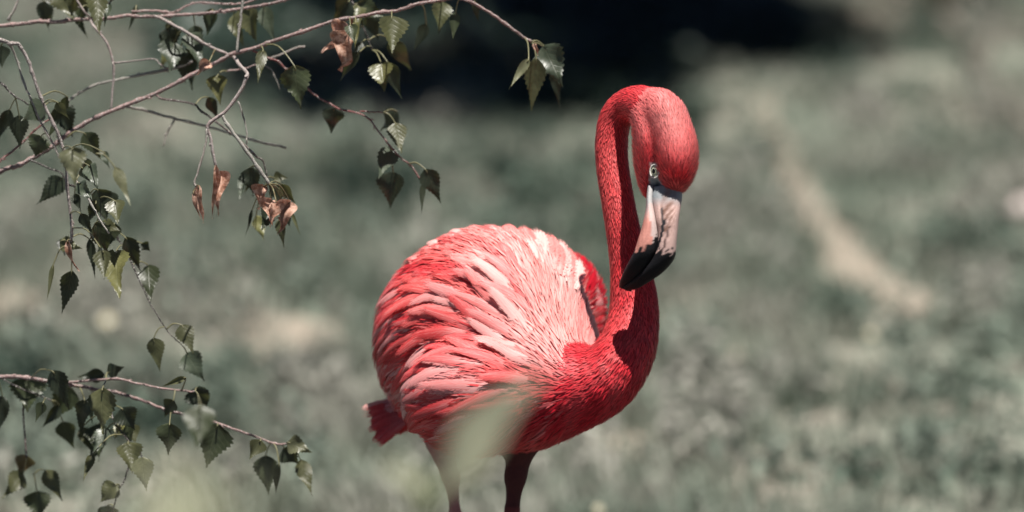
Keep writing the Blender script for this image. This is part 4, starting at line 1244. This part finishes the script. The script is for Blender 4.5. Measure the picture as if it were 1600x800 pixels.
# leaves: limb, base x,y, tip x,y, width px, colour, pitch (deg, + tip towards the camera), depth offset, [attach x,y]
LV = [
 ('B', 70, 3, 69, 48, 32, DK, -15, .04), ('B', 95, -12, 118, 30, 40, OL, 10, .03), ('B', 130, -12, 125, 40, 36, GR, -5, .02), ('B', 150, -10, 155, 58, 34, OL, 15, -.02),
 ('B', 108, 0, 140, 60, 22, GR, 20, .05), ('D', 2, 72, 3, 106, 26, DK, -10, .03), ('B', 213, 8, 203, 51, 9, DK, 10, .0),
 ('B', 272, 66, 268, 118, 48, SH, 36, -.02), ('B', 262, 44, 272, 86, 36, DK, -5, .02), ('B', 295, 52, 319, 112, 34, SH, 25, .03), ('B', 293, 76, 303, 138, 32, DK, -20, .02), ('B', 280, 82, 287, 130, 26, DK, -25, .03),
 ('B', 327, 96, 307, 114, 20, BR, 10, -.02), ('A', 339, 119, 345, 162, 34, OL, 15, .02), ('A', 325, 152, 337, 186, 20, DK, -40, .0),
 ('B', 331, 14, 325, 56, 24, GR, -20, .02), ('B', 388, 12, 396, 66, 42, OL, 5, .0), ('B', 366, 24, 378, 76, 24, OL, 15, .02), ('B', 412, 12, 426, 66, 28, SH, 22, .0),
 ('A', 411, 78, 402, 134, 19, OL, 10, -.02), ('A', 460, 103, 467, 171, 50, GR, 0, .0, (415, 76)),
 ('A', 545, 2, 519, 33, 34, DK, -10, .04), ('A', 558, 6, 602, 26, 34, GR, -15, .04), ('A', 540, 36, 512, 86, 40, BR, 15, .0), ('A', 548, 52, 530, 109, 44, BR, 5, -.01), ('A', 552, 28, 556, 62, 14, BR, -15, .01),
 ('A', 561, 82, 524, 125, 20, DK, -20, .03), ('A', 612, 26, 610, 87, 48, OL, 12, -.02), ('A', 596, 100, 602, 149, 40, SH, 30, -.01, (583, 79)), ('A', 612, 62, 643, 116, 30, DK, -25, .04, (584, 62)), ('A', 606, 98, 622, 151, 28, DK, -25, .03, (585, 78)),
 ('A', 575, 24, 592, 62, 28, DK, -15, .05), ('A', 666, 38, 645, 79, 20, DK, -20, .02, (658, 8)), ('A', 690, 3, 685, 53, 34, OL, 8, .0), ('A', 712, 20, 707, 63, 18, GR, 0, .0), ('A', 742, 2, 748, 36, 14, DK, -20, .03),
 ('A', 850, 72, 882, 138, 54, SH, 12, -.03), ('A', 826, 92, 793, 141, 15, PL, 10, -.03, (818, 61)), ('A', 838, 92, 831, 172, 36, OL, -10, .0), ('A', 866, 105, 874, 167, 20, DK, -15, .0), ('A', 836, 68, 840, 86, 8, BR, 0, -.03),
 ('A', 522, 169, 516, 209, 36, DK, -12, .02), ('A', 621, 175, 592, 204, 34, DK, -15, .03, (597, 176)), ('A', 618, 193, 626, 242, 33, OL, 16, .02, (598, 176)), ('A', 613, 231, 588, 284, 34, SH, 36, .02), ('A', 614, 269, 611, 327, 47, DK, 4, .02, (611, 229)),
 ('A', 665, 265, 690, 318, 34, DK, -8, .02, (640, 256)), ('A', 661, 287, 658, 336, 10, DK, 0, .02),
 ('D', 15, 172, -6, 219, 22, DK, -5, .06), ('D', 30, 181, 30, 233, 33, DK, -15, .05, (20, 147)), ('D', 70, 165, 38, 190, 38, SH, 40, .04), ('D', 93, 163, 113, 216, 42, DK, -20, .05), ('D', 64, 213, 48, 247, 42, GR, -10, .04), ('D', 132, 208, 158, 252, 30, GR, -12, .05, (105, 215)),
 ('D', 113, 232, 121, 288, 44, PL, 25, -.22), ('D', 162, 238, 171, 262, 15, SH, 42, -.12), ('D', 138, 258, 157, 292, 26, SH, 42, -.12), ('D', 128, 262, 138, 284, 18, DK, -20, -.05), ('D', 97, 278, 60, 321, 35, DK, -5, .06), ('D', 180, 262, 211, 322, 20, PL, 10, -.2, (150, 240)),
 ('D', 124, 286, 146, 312, 26, SH, 22, -.05), ('D', 152, 296, 167, 344, 40, DK, -15, .05), ('D', 172, 300, 176, 330, 24, DK, -15, .05), ('D', 117, 303, 129, 332, 16, DK, 0, .0), ('D', 160, 346, 190, 364, 20, OL, 10, .04), ('D', 196, 371, 221, 426, 28, DK, -20, .05, (176, 365)), ('D', 222, 380, 235, 392, 18, DK, -10, .08),
 ('D', 181, 394, 193, 467, 50, SH, 38, -.06), ('D', 148, 350, 170, 402, 34, GR, -10, .0), ('D', 140, 374, 151, 435, 15, DK, 0, .0), ('D', 160, 392, 165, 440, 30, OL, 10, -.1, (113, 355)), ('D', 232, 415, 238, 472, 38, GR, 20, .08), ('D', 112, 424, 98, 486, 31, DK, -25, .0, (110, 378)),
 ('D', 94, 378, 128, 390, 26, OL, 0, .02), ('D', 83, 414, 78, 472, 9, OL, 0, .0, (103, 384)), ('D', 105, 376, 114, 427, 11, BR, 0, -.01),
 ('D', 240, 529, 252, 580, 30, OL, 0, .08, (257, 512)), ('D', 284, 508, 304, 552, 32, OL, 10, .08), ('D', 292, 552, 318, 596, 42, SH, 14, .08, (287, 542)),
 ('C', 308, 605, 322, 642, 46, DK, -10, -.02), ('C', 340, 664, 318, 730, 60, GR, 5, -.25), ('C', 265, 662, 262, 712, 43, GR, -2, -.08, (268, 640)), ('C', 271, 625, 254, 652, 27, DK, -15, .0), ('C', 313, 634, 310, 702, 54, GR, 15, -.5),
 ('C', 290, 590, 250, 604, 11, OL, 0, -.1), ('C', 44, 590, 46, 645, 60, GR, 4, .02), ('C', 4, 620, -5, 682, 38, DK, -10, .0, (-10, 590)), ('C', 82, 580, 112, 642, 34, DK, -15, .0, (48, 587)), ('C', 110, 606, 79, 659, 45, GR, 4, .03), ('C', 132, 625, 122, 681, 27, DK, -15, .0, (121, 602)),
 ('C', 163, 586, 121, 589, 24, DK, -10, .03), ('C', 168, 582, 194, 574, 26, DK, -10, .02), ('C', 160, 607, 157, 678, 48, OL, 12, -.12, (170, 585)), ('C', 190, 638, 210, 672, 44, DK, -20, .02), ('C', 155, 662, 162, 720, 40, GR, 8, .0), ('C', 128, 668, 146, 710, 24, OL, 10, .02),
 ('C', 200, 692, 208, 741, 42, OL, 6, -.02), ('C', 222, 715, 226, 767, 38, PL, 15, -.08), ('C', 204, 664, 213, 694, 28, OL, 0, .01), ('C', 36, 740, 7, 777, 34, OL, 20, .05), ('C', 42, 712, 29, 744, 34, (0.16, 0.11, 0.05), 0, .04), ('C', 72, 735, 97, 784, 29, OL, 0, .04, (54, 740)), ('C', 57, 768, 60, 815, 46, GR, -5, .04, (52, 740)),
 ('C', 181, 757, 154, 786, 36, OL, 0, -.02), ('C', 168, 790, 165, 818, 34, DK, -15, -.02),
 ('C', 450, 691, 488, 706, 32, PL, 20, .0), ('C', 444, 700, 467, 727, 38, DK, -20, .02), ('C', 470, 719, 486, 776, 27, OL, 5, .0, (455, 693)), ('C', 415, 713, 418, 774, 41, GR, -5, .0, (425, 691)), ('C', 436, 725, 425, 777, 14, DK, -10, .0, (427, 691)), ('C', 407, 688, 391, 718, 30, OL, 5, -.12),
 ('A', 337, 259, 336, 346, 12, BR, 0, -.1), ('A', 341, 270, 347, 328, 24, BR, 20, -.1), ('A', 310, 290, 313, 351, 16, BR, 0, -.1), ('A', 302, 300, 311, 345, 8, BR, 0, -.1),
 ('A', 392, 262, 398, 306, 35, DK, -15, .0), ('A', 428, 278, 450, 277, 20, OL, 5, .0), ('A', 440, 288, 460, 318, 22, DK, -15, .0), ('A', 428, 290, 440, 320, 26, DK, -15, .02), ('A', 414, 290, 402, 326, 28, BR, 10, -.08), ('A', 424, 312, 418, 348, 26, BR, 20, -.09), ('A', 452, 314, 434, 364, 36, BR, 10, -.07), ('A', 432, 318, 428, 350, 22, BR, 25, -.08),
 ('A', 400, 338, 416, 376, 22, YG, 10, .0), ('A', 438, 342, 443, 388, 17, OL, 0, .0), ('A', 394, 328, 388, 373, 6, DK, 0, .0), ('A', 456, 332, 470, 370, 6, OL, 0, .0),
]

def birch_leaf(base, tip, wpx, col, pitch, off, attach, dry, rnd):
    """blade with toothed margin, folded on its midrib and curled, plus petiole; returns V, F, C, LUV, number of blade faces"""
    e2 = np.array([tip[0] - base[0], -(tip[1] - base[1])], float); Lp = np.linalg.norm(e2); e2 /= Lp
    L = Rpx(Lp, off); W = Rpx(wpx, off)
    ph = R(pitch)
    e = right * e2[0] + upv * e2[1]
    s = right * e2[1] - upv * e2[0]
    d = e * math.cos(ph) - fwd * math.sin(ph); L = L / math.cos(ph)
    n = -fwd * math.cos(ph) - e * math.sin(ph)
    roll = rnd.uniform(-0.35, 0.35)
    s2 = s * math.cos(roll) + n * math.sin(roll); n2 = np.cross(s2, d); n2 = n2 if n2 @ n > 0 else -n2
    W = W / max(0.6, math.cos(roll))
    o = P(base[0], base[1], off)
    rows, us = 20, (-1, -0.55, 0, 0.55, 1)
    prof_t = [0, .04, .12, .22, .32, .45, .6, .75, .88, 1]; prof_w = [.10, .55, .88, 1.0, .95, .74, .47, .25, .10, .0]
    fold = rnd.uniform(-0.1, 0.75); curl = rnd.uniform(-0.45, 0.45); wave = rnd.uniform(0.02, 0.12); phs = rnd.uniform(0, 6); bend = rnd.uniform(-0.06, 0.06)
    if dry: fold = rnd.uniform(0.9, 1.6); curl = rnd.uniform(0.4, 0.9); wave = 0.18
    V, C, LU = [], [], []
    rid = rnd.random()
    for k in range(rows + 1):
        t = k / rows
        w = np.interp(t, prof_t, prof_w)
        for u in us:
            ww = w
            tt = t
            if abs(u) == 1 and not dry and 0 < k < rows:
                ww = w * (1.07 if k % 2 else 0.93) + (0.012 if k % 2 else -0.012); tt = t + (0.018 if k % 2 else 0)
            if abs(u) == 1 and k == 0: tt = -0.02
            lat = u * max(ww, 0) * W * 0.5
            q = o + d * (tt * L) + s2 * lat + s2 * (bend * L * t * t)
            q = q + n2 * (fold * abs(lat) - curl * L * t * t * 0.5 + wave * W * math.sin(9 * t + 2.2 * u + phs) * abs(u))
            if dry: q = q + s2 * (0.12 * W * math.sin(7 * t + phs)) + n2 * (0.10 * W * math.sin(11 * t * u + phs))
            V.append(q); C.append(col); LU.append((u * max(w, 0.05), t, rid))
    F = []
    nc = len(us)
    for k in range(rows):
        for j in range(nc - 1):
            a = k * nc + j; F.append((a, a + 1, a + nc + 1, a + nc))
    nb = len(F)
    if attach is not None:
        a = P(attach[0], attach[1], attach[2]); dpx = Rpx(math.hypot(attach[0] - base[0], attach[1] - base[1])); m = (a + o) / 2 + upv * 0.14 * dpx - d * 0.10 * dpx
        pts = catmull([a, m, o, o + d * L * 0.10 - n2 * 0.0002], 10)
        Vt, Ft = tube_arrays(pts, np.linspace(Rpx(1.25), Rpx(0.85), 10), 5)
        k0 = len(V); V += list(Vt); F += [tuple(int(i) + k0 for i in f) for f in Ft]
        pc = (0.24, 0.23, 0.13); C += [pc] * len(Vt); LU += [(0.4, 0.5, rid)] * len(Vt)
    return V, F, C, LU, nb

def build_birch():
    base = P(TRUNK_X, 400, 0.05); bx, by = base[0], base[1]
    tree = empty('birch_tree', (bx, by, 0))
    tag(tree, 'birch tree at the left whose leafy twigs hang across the picture', 'tree')
    tp = catmull([(bx + .03, by, -0.1), (bx, by, 0.5), (bx - .015, by, 1.2), (bx + .01, by + .02, 2.0), (bx, by + .05, 3.0), (bx + .03, by + .06, 3.9)], 40)
    V, F = tube_arrays(tp, np.interp(np.linspace(0, 1, 40), [0, .05, .3, 1], [.085, .06, .05, .012]), 16, jitter=0.03)
    link('trunk', poly_mesh('trunk', V, F), M['trunk'], tree)
    rnd = random.Random(5)
    objs = {}; lines = {}
    for nm, (d0, lst) in LIMBS.items():
        lines[nm] = []
        for q, (pts, r0, r1, colr, off) in enumerate(lst):
            n = max(10, int(sum(math.hypot(pts[i + 1][0] - pts[i][0], pts[i + 1][1] - pts[i][1]) for i in range(len(pts) - 1)) / 5))
            c2 = catmull([(a, b, d0 + off) for a, b in pts], n)
            # twigs that fork off start at the depth of their limb, then drift
            if q > 0:
                main = lines[nm][0]
                dd = np.hypot(main[:, 0] - c2[0, 0], main[:, 1] - c2[0, 1])
                if dd.min() < 8: c2[:, 2] = np.interp(np.linspace(0, 1, n), [0, 0.25, 1], [main[dd.argmin(), 2], d0 + off, d0 + off])
            else:
                c2[:, 2] += np.where(c2[:, 0] < 0, (0.05 - d0) * np.clip(-c2[:, 0] / 480, 0, 1), 0) + 0.02 * np.sin(c2[:, 0] / 130)
            wob = np.cumsum(rng.normal(0, 0.45, (n, 2)), 0); wob -= np.linspace(0, 1, n)[:, None] * wob[-1]; c2[:, :2] += np.clip(wob, -2.2, 2.2)
            lines[nm].append(c2)
            w3 = np.array([P(*v) for v in c2])
            rad = np.array([Rpx(r * 0.9) for r in np.linspace(r0, r1, n)])
            if q == 0: rad = np.array([Rpx(np.interp(x, [TRUNK_X, 0, pts[-1][0]], [r0 * 1.6, r0 * 0.40, r1 * 0.9])) for x in c2[:, 0]])
            # knuckles
            rad = rad * (1 + 0.10 * np.sin(np.arange(n) * 1.3 + q) * (rng.random(n)) + 0.35 * np.maximum(0, np.sin(np.arange(n) * 0.42 + q * 2)) ** 12)
            V, F = tube_arrays(w3, rad, 8, jitter=0.16)
            nmain = len(V)
            for bi in range(max(1, n // 9)):          # buds and short spurs
                ii = rnd.randrange(1, n - 1); tg = nrm(w3[ii + 1] - w3[ii - 1]); sd = nrm(np.cross(tg, rng.normal(size=3))); bl = Rpx(rnd.uniform(2.5, 6.5))
                Vb, Fb = tube_arrays(np.array([w3[ii], w3[ii] + sd * bl * 0.5 + tg * bl * 0.4, w3[ii] + sd * bl * 0.8 + tg * bl]), [rad[ii] * 0.7, rad[ii] * 0.75, rad[ii] * 0.25], 6)
                F = np.vstack([F, Fb + len(V)]); V = np.vstack([V, Vb])
            me = poly_mesh('branch' if q == 0 else 'twig', V, F)
            cols = np.ones((len(V), 4)); cc = np.array(colr)
            f = 0.5 + 0.5 * np.sin(np.arange(n) * 0.23 + q * 1.7)
            alt = np.array(DARKB) if q % 2 == 0 else np.array(PINK)
            cr = cc[None] * (1 - 0.35 * f[:, None]) + alt[None] * 0.35 * f[:, None]
            cols[:n * 8, :3] = np.repeat(cr, 8, 0); cols[n * 8:, :3] = cc
            a = me.attributes.new('Col', 'FLOAT_COLOR', 'POINT'); a.data.foreach_set('color', cols.astype(np.float32).ravel())
            if q == 0: objs[nm] = link('branch', me, M['twig'], tree)
            else: link('twig', me, M['twig'], objs[nm])
    extra = []
    for (nm, x0, x1, y0, y1, cnt) in (('D', 95, 195, 235, 400, 9), ('C', 130, 225, 630, 715, 6), ('B', 85, 175, -20, 20, 4), ('B', 240, 330, 30, 90, 4), ('A', 380, 455, 270, 330, 4), ('A', 520, 620, 0, 80, 5), ('C', 0, 120, 600, 690, 3), ('D', 10, 110, 150, 230, 4)):
        for _ in range(cnt):
            a, b = rnd.uniform(x0, x1), rnd.uniform(y0, y1); L_ = rnd.uniform(24, 50); an = rnd.uniform(-0.6, 0.6)
            extra.append((nm, a, b, a + L_ * math.sin(an), b + L_ * math.cos(an), L_ * rnd.uniform(0.3, 0.85), rnd.choice([DK, DK, GR, OL, SH]), rnd.uniform(-30, 38), rnd.uniform(-.05, .12)))
    for lf in LV + extra:
        nm, bx_, by_, tx, ty, w, colr, pitch, off = lf[:9]
        d = LIMBS[nm][0] + off * 1.2 + rnd.uniform(-0.05, 0.05)
        dry = colr is BR
        allp = np.vstack(lines[nm])
        if len(lf) > 9:
            a = lf[9]; dd = np.hypot(allp[:, 0] - a[0], allp[:, 1] - a[1]); k = dd.argmin(); att = (allp[k, 0], allp[k, 1], allp[k, 2]) if dd[k] < 9 else (a[0], a[1], d)
        else:
            dd = np.hypot(allp[:, 0] - bx_, allp[:, 1] - by_) + 0.5 * np.maximum(0, allp[:, 1] - by_); k = dd.argmin()
            att = tuple(allp[k]) if dd[k] > 1.5 else None
            if att is not None and dd[k] > 70: att = None
        V, F, C, LU, nb = birch_leaf((bx_, by_), (tx, ty), w * 0.97, (np.array(colr) if dry or rnd.random() > 0.08 else np.array(YG) * 0.75) * rnd.uniform(0.8, 1.25), pitch * (1.2 if colr is SH else 1.0) + rnd.uniform(-8, 8), d, att, dry, rnd)
        me = poly_mesh('leaf', np.array(V), np.array(F))
        cc = np.ones((len(V), 4)); cc[:, :3] = np.array([np.asarray(q) for q in C])
        a = me.attributes.new('Col', 'FLOAT_COLOR', 'POINT'); a.data.foreach_set('color', cc.astype(np.float32).ravel())
        a = me.attributes.new('luv', 'FLOAT_VECTOR', 'POINT'); a.data.foreach_set('vector', np.array(LU, dtype=np.float32).ravel())
        o = link('leaf', me, M['dry'] if dry else M['leaf'], objs[nm])
        if dry: o['label'] = 'dry curled brown leaf'
    # upper crown, above and left of the picture
    parts = []
    for c in range(7):
        a = c * 2.4
        parts.append(leaf_cloud((bx - 0.35 + 0.28 * math.cos(a), by + 0.30 + 0.35 * math.sin(a), 2.75 + 0.17 * c), (0.38, 0.38, 0.26), 420, 0.05, (0.05, 0.07, 0.03), nseed=c))
    V, F, C = merge(parts)
    me = fast_mesh('crown', V, F, False, {'Col': ('FLOAT_COLOR', C)})
    tag(link('crown', me, M['shrub'], tree), kind='stuff')
build_birch()

# ------------------------------------------------------------------ out-of-focus plants close to the lens
def broad_leaf(base, tip, wid, nrm_hint, droop, parent):
    base = np.asarray(base); tip = np.asarray(tip)
    d = tip - base; L = np.linalg.norm(d); d = d / L
    nn = nrm(np.asarray(nrm_hint) - d * (np.asarray(nrm_hint) @ d)); s = np.cross(d, nn)
    rows, us = 14, (-1, -.5, 0, .5, 1)
    V = []
    for k in range(rows + 1):
        t = k / rows; w = (math.sin(math.pi * min(1, t ** 0.8)) ** 0.8 if 0 < t < 1 else 0.03) * wid * 0.5
        for u in us:
            V.append(base + d * L * t + s * u * w + nn * (abs(u) * w * 0.25 - droop * L * (t - t * t) * -1) + nn * 0.004 * math.sin(8 * t + 2 * u))
    F = [(k * 5 + j, k * 5 + j + 1, (k + 1) * 5 + j + 1, (k + 1) * 5 + j) for k in range(rows) for j in range(4)]
    link('leaf', fast_mesh('leaf', V, np.array(F)), M['fgleaf'], parent)

def fg_plant(basepx, d, stem_pts, leaves, lab):
    top = P(*stem_pts[-1], d)
    e = empty('leafy_plant', (P(basepx, 800, d)[0], P(basepx, 800, d)[1], 0)); tag(e, lab, 'plant', 'blurred plants near the lens')
    b = np.array([e.location[0], e.location[1], -0.02])
    pts = catmull(np.vstack([b, b + np.array([0.01, 0, 0.3]), *[P(*q, d) for q in stem_pts]]), 24)
    V, F = tube_arrays(pts, np.linspace(0.006, 0.003, 24), 7); link('stem', poly_mesh('stem', V, F), M['fgstem'], e)
    for (a, t, w, dd) in leaves:
        A = P(a[0], a[1], d); T = P(t[0], t[1], d + dd)
        k = np.linalg.norm(pts - A, axis=1).argmin()
        if np.linalg.norm(pts[k] - A) > 0.006:
            V, F = tube_arrays(catmull([pts[k], (pts[k] + A) / 2 + upv * 0.01, A], 8), np.full(8, 0.0022), 6); link('leaf_stalk', poly_mesh('leaf_stalk', V, F), M['fgstem'], e)
        broad_leaf(A, T, w * PX * (CAM_D + d) / CAM_D, -fwd * 0.6 + np.array([0.1, 0, 0.9]), 0.10, e)

fg_plant(655, -2.1, [(660, 860), (672, 800), (692, 755)], [((690, 768), (842, 584), 92, -0.03), ((680, 785), (600, 722), 46, 0.02), ((662, 850), (600, 820), 60, -0.1)],
         'blurred pale green leafy plant in front of the flamingo body')
fg_plant(330, -2.9, [(322, 960), (318, 880), (312, 830)], [((312, 832), (255, 735), 90, 0.05), ((314, 850), (420, 770), 80, -0.05), ((316, 870), (190, 800), 80, 0.0)],
         'heavily blurred low plant at the bottom left near the lens')
